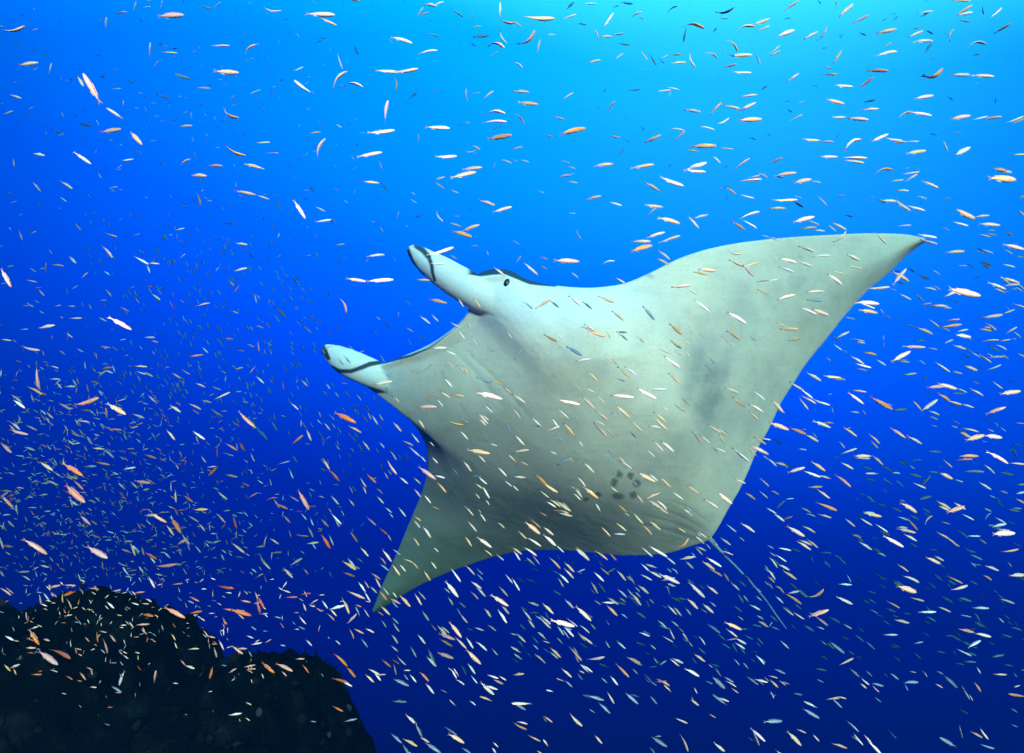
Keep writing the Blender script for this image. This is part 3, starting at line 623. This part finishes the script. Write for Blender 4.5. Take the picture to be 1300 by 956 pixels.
325,651|135,10,175,52,o;230,0,258,38,w;272,25,292,65,w;328,30,370,73,o;378,0,435,60,w;395,20,425,75,o;195,115,268,120,o;265,70,292,128,o;332,110,378,182,o;370,110,395,168,w;260,158,318,150,w;280,150,305,185,w;478,95,517,150,o;560,20,610,65,o;620,75,670,112,o;665,105,688,143,w;530,175,572,222,w;675,0,698,25,w;640,185,690,250,w;630,220,660,262,w;690,260,733,320,w;440,245,510,290,w;465,230,505,280,w;440,302,505,325,o;25,240,75,288,o;20,215,35,250,w;175,268,235,230,o;85,205,130,200,o;75,245,82,200,w;145,310,188,312,o;240,280,267,315,o;38,315,55,355,o;0,328,38,308,w;132,385,157,350,w;0,415,42,482,o;145,430,210,428,o;270,465,315,440,w;335,445,365,487,w;238,458,255,500,w;520,352,557,402,w;462,397,555,437,w;370,492,452,470,w;440,430,475,515,w;375,485,410,525,w;360,505,400,548,w;215,525,255,567,w;460,570,512,512,o;478,585,498,642,o;545,485,575,530,w;800,35,835,78,w;850,70,890,130,w;795,120,830,170,w;745,230,800,255,w;785,240,825,285,w;725,258,762,300,w;850,292,887,347,w;885,245,918,285,w;640,372,675,418,w;625,395,667,445,o;680,435,735,463,o;690,400,715,430,w;725,415,785,478,w;805,410,842,470,w;630,470,682,520,w;615,498,648,522,o;640,545,662,583,w;690,530,725,565,w;690,555,728,605,w;840,497,880,550,w;885,562,917,600,w;960,345,1028,430,w;975,428,1002,470,w;985,275,1040,352,w;1065,262,1112,317,w;1115,372,1167,427,w;1090,395,1130,440,w;1190,415,1283,475,o;1232,372,1280,425,w;1160,485,1195,532,w;1227,490,1275,562,w;1020,480,1040,520,w;1035,515,1075,560,w;1072,40,1122,97,w;1135,0,1168,45,w;1058,115,1098,173,w;1120,122,1197,177,w;1160,183,1200,220,w;980,553,1045,635,w;925,612,1012,645,o;940,580,970,620,w;1010,630,1070,692,w;1065,632,1105,690,w;1065,692,1143,770,o;915,708,1005,740,o;930,640,1000,680,o;1120,650,1175,702,w;820,617,862,668,w;785,680,815,735,w;865,730,917,782,w;870,690,915,780,d;990,793,1020,842,w;1075,765,1115,820,w;835,808,880,858,o;690,742,728,768,o;710,728,762,775,w;748,800,785,800,w;638,745,687,785,o;570,792,635,827,w;555,820,600,862,w;400,710,465,780,o;460,783,508,838,o;530,635,570,685,d;403,645,428,670,w;25,758,95,815,o;102,762,188,805,o;235,770,270,815,o;45,660,78,642,w;120,555,142,585,o;385,840,470,862,o;315,610,325,570,w;780,820,815,862,w;1090,825,1125,868,w;1265,310,1305,360,w
650,651|235,0,308,18,w;85,25,148,80,w;65,45,145,110,w;155,70,213,115,w;25,88,75,135,w;75,120,150,172,o;162,112,225,170,w;220,160,265,203,w;60,170,128,220,w;100,210,140,262,w;0,175,52,212,w;0,330,40,398,w;322,172,393,243,w;412,182,487,240,w;190,222,247,285,w;265,250,318,303,w;262,280,315,335,w;237,305,288,357,w;330,303,372,285,w;415,300,468,350,w;470,315,525,280,d;535,293,580,347,w;400,345,437,412,w;450,68,502,122,w;525,45,583,95,w;610,0,668,58,w;660,55,713,115,w;693,38,758,90,w;570,0,597,15,w;838,205,900,130,wc;652,170,715,225,w;690,165,790,225,o;780,220,830,262,w;847,238,930,222,w;880,245,922,285,w;928,115,980,160,w;928,175,968,213,w;1000,110,1045,170,w;1085,55,1140,100,w;1162,50,1235,100,w;1055,125,1112,165,w;1050,185,1125,215,w;985,225,1065,275,w;960,242,1030,290,w;1000,280,1068,323,w;655,258,695,295,w;690,292,760,330,w;745,310,853,360,o;755,345,830,330,w;895,350,980,432,o;990,370,1047,413,w;885,430,945,490,w;963,460,1025,510,w;1220,372,1265,403,w;1145,340,1190,375,d;1205,465,1263,495,w;1245,545,1300,580,w;1125,470,1170,505,d;1078,555,1168,595,w;1085,588,1145,632,w;1085,648,1145,638,o;1062,660,1110,690,d;1180,620,1225,645,d;985,560,1060,612,d;608,408,657,472,w;535,385,585,432,w;485,430,542,467,w;480,470,537,525,w;628,502,675,540,d;790,470,838,520,w;738,543,785,585,w;840,580,872,607,w;660,595,705,622,d;798,650,843,688,d;700,668,732,695,w;520,640,560,670,d;50,485,100,550,w;155,460,213,515,w;142,520,198,568,w;145,540,198,588,w;195,545,320,578,o;268,440,315,487,w;322,473,403,550,w;275,533,335,580,w;262,578,315,630,w;345,618,410,668,w;345,565,395,612,w;338,655,385,690,d;290,680,355,752,o;380,752,472,732,o;355,770,410,810,w;195,685,250,738,w;190,705,235,742,w;250,790,305,837,w;330,815,360,850,d;525,765,595,835,w;450,835,485,865,d;580,732,655,765,o;748,775,785,750,w;800,740,850,780,w;880,790,953,832,w;922,715,982,757,w;995,768,1020,787,w;725,862,785,855,o;1230,845,1300,862,w;20,612,70,658,w;100,625,135,665,d;60,700,100,735,d;610,790,640,820,d;1280,345,1305,370,w;1282,265,1305,295,w;915,620,945,640,d;890,0,920,18,w
975,651|30,5,85,45,w;65,40,125,18,o;195,0,242,20,w;97,70,188,122,w;170,62,242,102,w;142,140,220,190,w;195,132,255,180,w;255,200,325,205,d;330,210,375,235,d;35,210,95,250,w;55,262,110,292,w;0,285,38,340,w;72,292,147,340,w;0,355,22,382,w;38,370,75,392,w;80,400,172,465,o;100,410,160,398,o;145,385,200,430,d;205,455,287,390,wc;358,362,427,366,w;70,480,132,523,o;125,505,185,542,o;205,530,310,492,o;240,525,305,575,o;180,570,235,602,d;300,520,365,560,d;0,585,22,555,w;345,425,430,465,w;390,28,443,72,w;462,27,530,65,w;485,0,578,20,w;543,55,610,100,w;652,80,752,102,o;707,32,762,92,w;688,107,758,145,w;775,60,833,12,wc;583,115,690,175,w;462,148,530,190,w;557,200,600,222,w;983,5,1048,38,w;1085,40,1130,0,wc;1150,22,1210,55,w;1140,70,1213,55,o;1160,85,1230,90,o;1125,108,1255,103,w;855,100,925,135,w;905,125,958,162,o;960,85,1018,130,d;1185,205,1275,185,w;1022,210,1092,240,d;1095,265,1173,295,o;1088,312,1137,343,w;1222,320,1310,315,w;800,225,877,260,w;655,260,715,300,w;693,315,770,355,w;652,370,755,405,w;640,345,690,370,d;720,430,795,450,w;905,320,990,360,w;905,340,955,365,d;935,398,1017,368,o;965,430,1035,450,d;1035,483,1125,485,o;970,517,1033,530,w;865,475,930,505,o;760,505,855,503,w;600,447,670,485,w;600,485,650,505,d;630,518,660,530,w;640,543,720,560,o;800,525,855,552,d;530,540,550,585,d;580,620,660,620,w;740,665,790,655,o;965,590,1050,608,o;1050,612,1135,630,w;895,620,955,630,d;1175,435,1255,462,o;1165,410,1200,440,d;1015,685,1082,647,o;955,690,1035,728,o;1130,735,1200,720,d;1190,770,1248,778,d;1143,822,1215,822,o;945,762,1000,772,d;310,652,390,715,d;360,775,435,738,w;370,625,410,645,d;235,790,300,802,d;30,792,90,818,d;0,825,50,840,o;690,858,765,860,d;715,805,755,812,d;783,793,810,835,wc;1180,618,1240,632,d;780,605,820,628,d;500,395,550,410,d;510,435,550,462,d;815,355,855,385,d;1050,560,1085,580,d;555,355,600,385,d;810,185,860,190,d
"""


def fish_material(name, belly, back, rough=0.35, spec=0.5):
    m, t, b = new_mat(name)
    a = N(t, 'ShaderNodeAttribute'); a.attribute_name = 'back'
    tn = N(t, 'ShaderNodeAttribute'); tn.attribute_name = 'tint'
    oi = N(t, 'ShaderNodeObjectInfo')
    r = ramp(t, [(0.0, belly), (0.52, belly), (0.74, tuple(0.5 * p + 0.5 * q for p, q in zip(belly, back))), (0.90, back), (0.96, back), (1.0, tuple(0.45 * q + 0.02 for q in back))])
    t.links.new(a.outputs['Fac'], r.inputs[0])
    rnd = math_node(t, 'FRACT', math_node(t, 'ADD', tn.outputs['Fac'], oi.outputs['Random']))
    hs = N(t, 'ShaderNodeHueSaturation')
    t.links.new(math_node(t, 'MULTIPLY_ADD', rnd, 0.5, 0.75), hs.inputs['Saturation'])
    t.links.new(math_node(t, 'MULTIPLY_ADD', rnd, -0.14, 1.04), hs.inputs['Value'])
    t.links.new(r.outputs[0], hs.inputs['Color'])
    t.links.new(hs.outputs[0], b.inputs['Base Color'])
    b.inputs['Roughness'].default_value = rough
    b.inputs['Specular IOR Level'].default_value = spec
    return m


FM = {'w': fish_material('silver_scales', (0.97, 0.58, 0.34), (0.80, 0.32, 0.11)),
      'o': fish_material('orange_scales', (0.80, 0.27, 0.11), (0.66, 0.085, 0.015)),
      'p': fish_material('peach_scales', (0.92, 0.53, 0.36), (0.70, 0.24, 0.10)),
      'd': fish_material('dusky_scales', (0.30, 0.28, 0.26), (0.035, 0.04, 0.055))}
eye_mat, _, eb = new_mat('fish_eye')
eb.inputs['Base Color'].default_value = (0.02, 0.02, 0.025, 1); eb.inputs['Roughness'].default_value = 0.15

#        x (nose .5 .. tail root -.36), half height up, half height down, half width
PROFILE = [(0.500, 0.006, 0.006, 0.005), (0.470, 0.032, 0.030, 0.024), (0.41, 0.058, 0.055, 0.042), (0.31, 0.080, 0.078, 0.056),
           (0.18, 0.092, 0.092, 0.060), (0.04, 0.088, 0.088, 0.054), (-0.10, 0.071, 0.070, 0.042), (-0.23, 0.047, 0.046, 0.026),
           (-0.31, 0.032, 0.031, 0.015), (-0.37, 0.027, 0.026, 0.009)]


SLIM = 0.92
PROFILE = [(x, a * SLIM, b * SLIM, w * SLIM) for x, a, b, w in PROFILE]


def bend_fn(k):
    def f(x, y, z):
        if x > 0.16:
            q = (x - 0.16) * k * 0.5
            return (x, y - 0.5 * q * (x - 0.16), z)
        s = 0.16 - x
        a = k * s * 1.15
        # arc of growing turn
        return (0.16 - s * (1 - a * a / 6) - 0.0 + y * math.sin(a) * 0.6, y * math.cos(a) - s * a * 0.5 * (1 if True else 0), z)
    return f


def fish_body(k, nseg, prof):
    bf = bend_fn(k)
    vs, back = [], []
    for x, hu, hd, w in prof:
        for g in range(nseg):
            an = 2 * math.pi * g / nseg
            cz, cy = math.sin(an), math.cos(an)
            vs.append(bf(x, cy * w, cz * (hu if cz > 0 else hd))); back.append(0.5 + 0.5 * cz)
    fs = []
    n = len(prof)
    for r in range(n - 1):
        for g in range(nseg):
            a = r * nseg + g; b = r * nseg + (g + 1) % nseg
            fs.append((a, a + nseg, b + nseg, b))
    fs.append(tuple(range(nseg)))
    fs.append(tuple((n - 1) * nseg + g for g in range(nseg))[::-1])
    return vs, fs, back


def slab(k, outline, th, tone):
    """a fin: an outline in the fish's own x, z plane with real thickness, thinner at the rim"""
    bf = bend_fn(k)
    n = len(outline)
    cx = sum(p[0] for p in outline) / n; cz = sum(p[1] for p in outline) / n
    vs = [bf(x, 0, z) for x, z in outline] + [bf(cx, th, cz), bf(cx, -th, cz)]
    fs = []
    for i in range(n):
        j = (i + 1) % n
        fs.append((i, j, n)); fs.append((j, i, n + 1))
    return vs, fs, [tone] * len(vs)


TAIL = [(-0.355, 0.024), (-0.42, 0.060), (-0.515, 0.105), (-0.465, 0.035), (-0.445, 0.0), (-0.465, -0.035), (-0.515, -0.105), (-0.42, -0.060), (-0.355, -0.024)]
DORSAL = [(0.20, 0.085), (0.14, 0.128), (0.02, 0.122), (-0.12, 0.104), (-0.24, 0.086), (-0.21, 0.045), (-0.06, 0.074), (0.08, 0.086)]
ANAL = [(-0.02, -0.080), (-0.10, -0.116), (-0.22, -0.084), (-0.21, -0.046), (-0.10, -0.066)]
PECT = [(0.27, -0.01), (0.17, -0.035), (0.15, -0.055), (0.20, -0.045)]


def with_back(me, back, tint=None):
    a = me.attributes.new('back', 'FLOAT', 'POINT'); a.data.foreach_set('value', np.array(back, np.float32))
    if tint is not None:
        a = me.attributes.new('tint', 'FLOAT', 'POINT'); a.data.foreach_set('value', np.array(tint, np.float32))
    return me


DORSAL = [(x, z * 0.76) for x, z in DORSAL]; ANAL = [(x, z * 0.76) for x, z in ANAL]; PECT = [(x, z * 0.8) for x, z in PECT]; TAIL = [(x, z * 0.62) for x, z in TAIL]
BENDS = [0.0, 0.35, -0.35, 1.25, -1.25]
KIND_NAME = {'w': 'silvery_fish', 'p': 'peach_fish', 'o': 'orange_fish', 'd': 'dusky_fish'}
LIB = {}
for kind in 'wpod':
    for bi, k in enumerate(BENDS):
        parts = {}
        v_, f_, b_ = fish_body(k, 12, PROFILE)
        parts['body'] = with_back(mesh_from(KIND_NAME[kind], v_, f_, FM[kind]), b_)
        for nm, ol, th in (('tail_fin', TAIL, 0.006), ('dorsal_fin', DORSAL, 0.005), ('anal_fin', ANAL, 0.005)):
            v_, f_, b_ = slab(k, ol, th, 0.72)
            if nm == 'tail_fin': b_ = [1.0] * len(b_)
            parts[nm] = with_back(mesh_from(nm, v_, f_, FM[kind], smooth=False), b_)
        for s in (1, -1):
            v_, f_, b_ = slab(k, PECT, 0.004, 0.6)
            v_ = [(x, y + s * (0.046 + (0.27 - x) * 0.25), z) for x, y, z in v_]
            parts['pectoral_fin%d' % s] = with_back(mesh_from('pectoral_fin', v_, f_, FM[kind], smooth=False), b_)
            bm = bmesh.new(); bmesh.ops.create_icosphere(bm, subdivisions=1, radius=0.0125)
            c = bend_fn(k)(0.415, s * 0.029, 0.011)
            bmesh.ops.transform(bm, matrix=Matrix.Translation(c), verts=bm.verts)
            me = bpy.data.meshes.new('eye'); bm.to_mesh(me); bm.free(); me.materials.append(eye_mat)
            me.polygons.foreach_set('use_smooth', [True] * len(me.polygons))
            parts['eye%d' % s] = me
        LIB[kind, bi] = parts

# small versions (one shape each, fins joined on) for the uncounted mass of the school
LOW = {}
for bi, k in enumerate(BENDS):
    V, Fc, B = [], [], []
    for v_, f_, b_ in (fish_body(k, 6, PROFILE[::2] + [PROFILE[-1]]), slab(k, TAIL, 0.006, 1.0), slab(k, DORSAL, 0.005, 0.72)):
        o_ = len(V); V += v_; B += b_; Fc += [tuple(i + o_ for i in f) for f in f_]
    LOW[bi] = (np.array(V), Fc, np.array(B))

rng = random.Random(11)
fish = []                       # tail u, v, head u, v (photo), kind, curled, size class
for line in SCHOOL.split():
    corner, items = line.split('|')
    ox, oy = map(float, corner.split(','))
    for it in items.split(';'):
        a = it.split(',')
        x1, y1, x2, y2 = [float(q) / 4 for q in a[:4]]
        kd = a[4][0]
        if kd == 'o' and (oy + y1 < 420 or ox + x1 > 560): kd = 'p'       # the true orange ones keep to the reef side
        fish.append((ox + x1, oy + y1, ox + x2, oy + y2, kd, 'c' in a[4], True))
N_DRAWN = len(fish)


def scatter(n, where, ang, lens, kinds, flip=0.15, anywhere=False):
    """more of the small far fish, spread through a region of the school"""
    k = 0
    while k < n:
        u, v = where()
        if u < -20 or u > 1320 or v < -15:
            continue
        L = rng.uniform(*lens)
        a = R(rng.gauss(*ang))
        if rng.random() < flip: a += math.pi
        dx, dy = math.cos(a) * L / 2, math.sin(a) * L / 2
        if over_manta(u, v) and not anywhere: continue
        fish.append((u - dx, v - dy, u + dx, v + dy, rng.choice(kinds), False, False))
        k += 1


U = rng.uniform; G = rng.gauss
def clump(cu, cv, su, sv): return lambda: (G(cu, su), G(cv, sv))
scatter(170, clump(250, 350, 70, 55), (68, 10), (6, 11), 'd')
scatter(170, clump(330, 420, 70, 70), (60, 10), (7, 12), 'd')
scatter(110, clump(230, 480, 60, 40), (65, 12), (6, 10), 'd')
scatter(60, clump(430, 560, 40, 60), (58, 10), (8, 13), 'ddw')
scatter(170, lambda: (U(0, 640), U(0, 330)), (25, 45), (4, 9), 'ddw')
scatter(120, lambda: (U(120, 460), U(60, 260)), (35, 40), (4, 9), 'ddww')
scatter(210, clump(140, 640, 100, 70), (20, 50), (4, 9), 'wwddo')
scatter(170, clump(110, 740, 90, 70), (20, 60), (3, 8), 'wwwdo')
scatter(120, lambda: (U(0, 420), U(560, 865)), (20, 60), (3, 8), 'wwd')
scatter(260, clump(120, 610, 110, 75), (25, 40), (4, 10), 'wpood')
scatter(140, clump(60, 560, 70, 90), (30, 40), (5, 11), 'wpo')
scatter(120, clump(300, 720, 90, 70), (40, 40), (4, 10), 'wwpd')
scatter(120, lambda: (U(640, 1300), U(690, 868)), (32, 14), (8, 16), 'dddw')
scatter(70, lambda: (U(1080, 1300), U(560, 860)), (28, 16), (9, 18), 'dd')
scatter(60, lambda: (U(700, 1300), U(0, 260)), (0, 40), (5, 11), 'ddw')
scatter(50, lambda: (U(960, 1300), U(330, 640)), (25, 25), (6, 12), 'dw')
scatter(110, lambda: (U(480, 1300), U(862, 960)), (34, 18), (9, 26), 'wwdddp')
scatter(14, lambda: (U(0, 480), U(872, 950)), (30, 25), (7, 20), 'wdo')
scatter(110, lambda: (U(500, 960), U(400, 700)), (38, 14), (9, 17), 'wwwpd', 0.1, True)
scatter(150, lambda: (U(440, 1000), U(700, 868)), (42, 14), (9, 17), 'wwwpd')
scatter(120, lambda: (U(960, 1300), U(250, 700)), (22, 16), (9, 19), 'wwpd')
scatter(300, clump(160, 620, 130, 110), (30, 40), (4, 10), 'wpoodd')
scatter(130, lambda: (U(0, 330), U(330, 860)), (35, 35), (7, 15), 'wpoo')
scatter(90, lambda: (U(0, 400), U(500, 865)), (38, 35), (9, 20), 'oop')


def solve(rec):
    u1, v1, u2, v2, kind, curled, drawn = rec
    uc, vc = (u1 + u2) / 2, (v1 + v2) / 2
    l = max(2.5, math.hypot(u2 - u1, v2 - v1))
    reefy = vc > 735 and uc < 470 or vc > 850
    over = over_manta(uc, vc) or over_manta(u1, v1) or over_manta(u2, v2)
    L0 = {'w': 0.080, 'p': 0.085, 'o': 0.100, 'd': 0.105}[kind] * rng.lognormvariate(0, 0.14)
    tilt = max(-0.5, min(0.5, rng.gauss(0, 0.3)))
    if kind == 'd' and not over: d = F * max(L0, 0.13) / l
    else: d = F * L0 * math.cos(tilt) / l
    lo, hi = (1.15, 3.05) if over else (1.15, 2.6) if reefy else (1.15, 5.6 if kind != 'd' else 8.0)
    if not drawn and not reefy and not over: lo, hi = (3.6, 7.0) if uc < 480 and rec[4] != 'o' else (2.6, hi)
    if kind == 'd' and not over and not reefy: lo = max(lo, 3.4)
    d = min(max(d, lo), hi)
    d *= rng.uniform(0.95, 1.0) if d >= hi else 1
    # solve both ends
    dd = 0.5 * l / F * d * math.tan(tilt)
    a, b = P(u1, v1, d - dd), P(u2, v2, d + dd)
    X = (b - a); L = X.length; X.normalize()
    c = (a + b) / 2
    view = (c - EYE).normalized()
    upv = Vector((0, 0, 1))
    if curled or abs(X.dot(upv)) > 0.92: base = -view
    else: base = upv
    roll = rng.gauss(0, 0.45) if not curled else rng.gauss(0, 0.25)
    if rng.random() < 0.25 and not curled: roll += rng.choice((-1, 1)) * 0.7
    Z = (base - X * base.dot(X)).normalized()
    Z = Matrix.Rotation(roll, 3, X) @ Z
    Y = Z.cross(X)
    M = Matrix((X, Y, Z)).transposed()
    bi = rng.choice((3, 4)) if curled else rng.choice((0, 0, 1, 2))
    return c, M, L * 0.985, bi, d, l


solved = [(rec,) + solve(rec) for rec in fish]


def shown_length(rec):
    u1, v1, u2, v2 = rec[:4]
    uc, vc = (u1 + u2) / 2, (v1 + v2) / 2
    if not (4 < uc < 1296 and 4 < vc < 950): return 0
    return math.hypot(u2 - u1, v2 - v1) * (1.12 if rec[4] == 'o' else 1)


order = sorted(range(len(fish)), key=lambda i: -shown_length(fish[i]))
MANY = 300
single = sorted(order[:MANY])
rest = order[MANY:]

# ---- words that single each fish out
OVER = [("in front of the upper head fin", 555, 342), ("in front of the lower head fin", 436, 460), ("beside the ray's eye", 648, 365),
        ("in front of the ray's throat", 590, 440), ("in front of the ray's jaw corner", 500, 485), ("on the raised wing's very tip", 1135, 312),
        ("in front of the raised wing's outer half", 1045, 345), ("in front of the raised wing's middle", 950, 390), ("in front of the raised wing's root", 820, 410),
        ("in front of the grey belly smudge", 905, 500), ("across the ray's pale chest", 720, 440), ("in front of the mid belly", 750, 510),
        ("in front of the belly's head side", 640, 530), ("around the ring of dark spots", 793, 617), ("in front of the belly below the ring", 790, 675),
        ("near the root of the whip tail", 890, 670), ("in front of the raised wing's rear edge", 940, 570), ("in front of the low wing's root", 650, 610),
        ("in front of the belly's hind edge", 690, 675), ("in front of the low wing", 570, 670), ("at the low wing's tip", 490, 755)]
WATER = [("in the upper corner opposite the sun glow", 90, 60), ("in blue water high over the reef", 110, 190), ("high up in front of the ray", 260, 90),
         ("in bright water far above the head fins", 430, 70), ("in open water up ahead of the ray", 400, 200), ("ahead of the upper head fin", 440, 320),
         ("just above the upper head fin", 580, 240), ("high above the ray's head", 630, 110), ("high above the ray's shoulder", 800, 70),
         ("in mid water above the shoulder", 760, 180), ("just above the ray's shoulder", 780, 290), ("near the surface beside the sun glow", 950, 70),
         ("in blue water above the raised wing", 950, 170), ("just above the raised wing", 920, 260), ("in the palest sun glow", 1100, 40),
         ("just under the sun glow", 1110, 130), ("above the raised wing tip", 1090, 220), ("at the far side of the glow", 1250, 60),
         ("out beyond the sun glow", 1250, 170), ("beyond the raised wing tip", 1220, 290), ("under the raised wing tip", 1120, 390),
         ("in blue water past the wing tip", 1250, 400), ("close behind the raised wing", 1040, 490), ("farther behind the raised wing", 1130, 500),
         ("far behind the raised wing", 1240, 500), ("behind the lower end of that wing", 1020, 590), ("in open water behind the ray", 1130, 600),
         ("far out behind the ray", 1240, 610), ("beside the root of the tail", 960, 660), ("above the whip tail's end", 1020, 690),
         ("under the whip tail", 920, 750), ("beyond the whip tail's end", 1050, 770), ("in deep water past the tail", 1140, 680),
         ("in deep water far past the tail", 1250, 690), ("in the darkest water past the tail", 1200, 800), ("below the belly's hind edge", 790, 740),
         ("just under the low wing's rear edge", 660, 740), ("deep under the belly", 800, 830), ("deep under the low wing", 660, 820),
         ("below the low wing's tip", 520, 820), ("ahead of the low wing's tip", 430, 740), ("ahead of the low wing", 480, 640),
         ("in the bay before the low wing", 490, 560), ("below the lower head fin", 420, 530), ("ahead of the lower head fin", 350, 460),
         ("in the gap between the head fins", 490, 400), ("beside the far dark school", 300, 400), ("in blue water before the dark school", 130, 300),
         ("under the far dark school", 310, 560), ("in the swarm well above the reef", 130, 420), ("in the swarm high over the reef", 60, 520),
         ("in the thick swarm over the reef", 140, 580), ("in the swarm beside the reef", 270, 620), ("low over the reef's outer end", 30, 690),
         ("low over the reef's crown", 130, 690), ("beside the reef's steep edge", 260, 740), ("against the dark reef", 80, 810),
         ("against the reef's steep edge", 200, 810), ("above the small reef hump", 350, 800), ("in the dim water by the hump", 340, 690)]
COUNT = ["", "one", "two", "three", "four", "five", "six", "seven", "eight", "nine", "ten", "eleven", "twelve", "thirteen", "fourteen"]
NTH = ["highest", "second highest", "third highest", "fourth highest", "fifth highest", "sixth highest", "seventh highest", "eighth highest", "ninth highest", "tenth highest"]
COLOUR = {'w': 'silvery', 'p': 'peach', 'o': 'orange', 'd': 'dusky'}


def describe(i):
    rec = fish[i]; u1, v1, u2, v2, kind, curled, _ = rec
    u, v = (u1 + u2) / 2, (v1 + v2) / 2
    zone = min(OVER if over_manta(u, v) else WATER, key=lambda z: (z[1] - u) ** 2 + ((z[2] - v) * 1.15) ** 2)[0]
    an = math.degrees(math.atan2(v2 - v1, abs(u2 - u1)))
    pose = "level" if abs(an) < 14 else "nose-down" if 14 <= an < 52 else "diving" if an >= 52 else "nose-up" if an > -52 else "rising"
    turn = "turned-back " if u2 < u1 - 3 and kind != 'd' else ""
    if curled: return "%s curled fish %s" % (COLOUR[kind], zone)
    return "%s%s fish %s %s" % (turn, COLOUR[kind], {"level": "swimming level", "nose-down": "slanting nose-down", "diving": "diving steeply", "nose-up": "slanting nose-up", "rising": "rising steeply"}[pose], zone)


labels = {}
groups = {}
for i in single:
    groups.setdefault(describe(i), []).append(i)
for text, members in groups.items():
    members.sort(key=lambda i: fish[i][1] + fish[i][3])
    for k, i in enumerate(members):
        n = len(members)
        labels[i] = text if n == 1 else "%s, %s of %s" % (text, "lowest" if k == n - 1 else NTH[k], COUNT[n] if n < len(COUNT) else "many")

PARTS = ['tail_fin', 'dorsal_fin', 'anal_fin', 'pectoral_fin1', 'pectoral_fin-1', 'eye1', 'eye-1']
for i in single:
    rec, c, M, L, bi, d, l = solved[i]
    kind = rec[4]
    parts = LIB[kind, bi]
    o = link(KIND_NAME[kind], parts['body'])
    o.matrix_world = Matrix.Translation(c) @ M.to_4x4() @ Matrix.Scale(L, 4)
    tag(o, labels[i], 'fish', {'w': 'silvery fish of the school', 'p': 'peach fish of the school', 'o': 'orange fish of the school', 'd': 'dusky fish of the school'}[kind])
    for p in PARTS:
        link(p.rstrip('-1'), parts[p], o)

# ---- everything smaller: the uncounted mass
V, Fc, B, TT, MI = [], [], [], [], []
off = 0
for i in rest:
    rec, c, M, L, bi, d, l = solved[i]
    vv, ff, bb = LOW[bi]
    A = np.array(M) * L
    V.append(vv @ A.T + np.array(c))
    Fc += [tuple(q + off for q in f) for f in ff]
    B.append(bb); TT.append(np.full(len(vv), rng.random()))
    MI += ['wpod'.index(rec[4])] * len(ff)
    off += len(vv)
V = np.concatenate(V)
me = bpy.data.meshes.new('fish_school')
me.from_pydata(V.tolist(), [], Fc)
for kk in 'wpod': me.materials.append(FM[kk])
me.polygons.foreach_set('material_index', MI)
me.polygons.foreach_set('use_smooth', [True] * len(me.polygons))
with_back(me, np.concatenate(B), np.concatenate(TT))
me.update()
so = link('fish_school', me)
tag(so, "countless smaller fish of the school drifting through the blue water", None, None, 'stuff')


# ------------------------------------------------------------------ the water between (haze)
hb = 0.0
HX, HY0, HY1, HZ0, HZ1 = 16.0, -0.6, 12.5, -8.4, 13.5
hv = [(x, y, z) for x in (-HX, HX) for y in (HY0, HY1) for z in (HZ0, HZ1)]
hf = [(0, 1, 3, 2), (4, 6, 7, 5), (0, 4, 5, 1), (2, 3, 7, 6), (0, 2, 6, 4), (1, 5, 7, 3)]
hm = bpy.data.materials.new("sea_haze"); hm.use_nodes = True
ht = hm.node_tree
ht.nodes.clear()
pv = N(ht, 'ShaderNodeVolumePrincipled')
pv.inputs['Color'].default_value = (0.0, 0.009, 0.018, 1)
pv.inputs['Absorption Color'].default_value = (0.0, 0.24, 0.27, 1)
pv.inputs['Density'].default_value = 0.20
ho = N(ht, 'ShaderNodeOutputMaterial')
ht.links.new(pv.outputs[0], ho.inputs['Volume'])
haze = link("haze", mesh_from("haze", hv, hf, hm, smooth=False))
tag(haze, "blue sea water fading the far fish and the low wing", None, None, 'stuff')
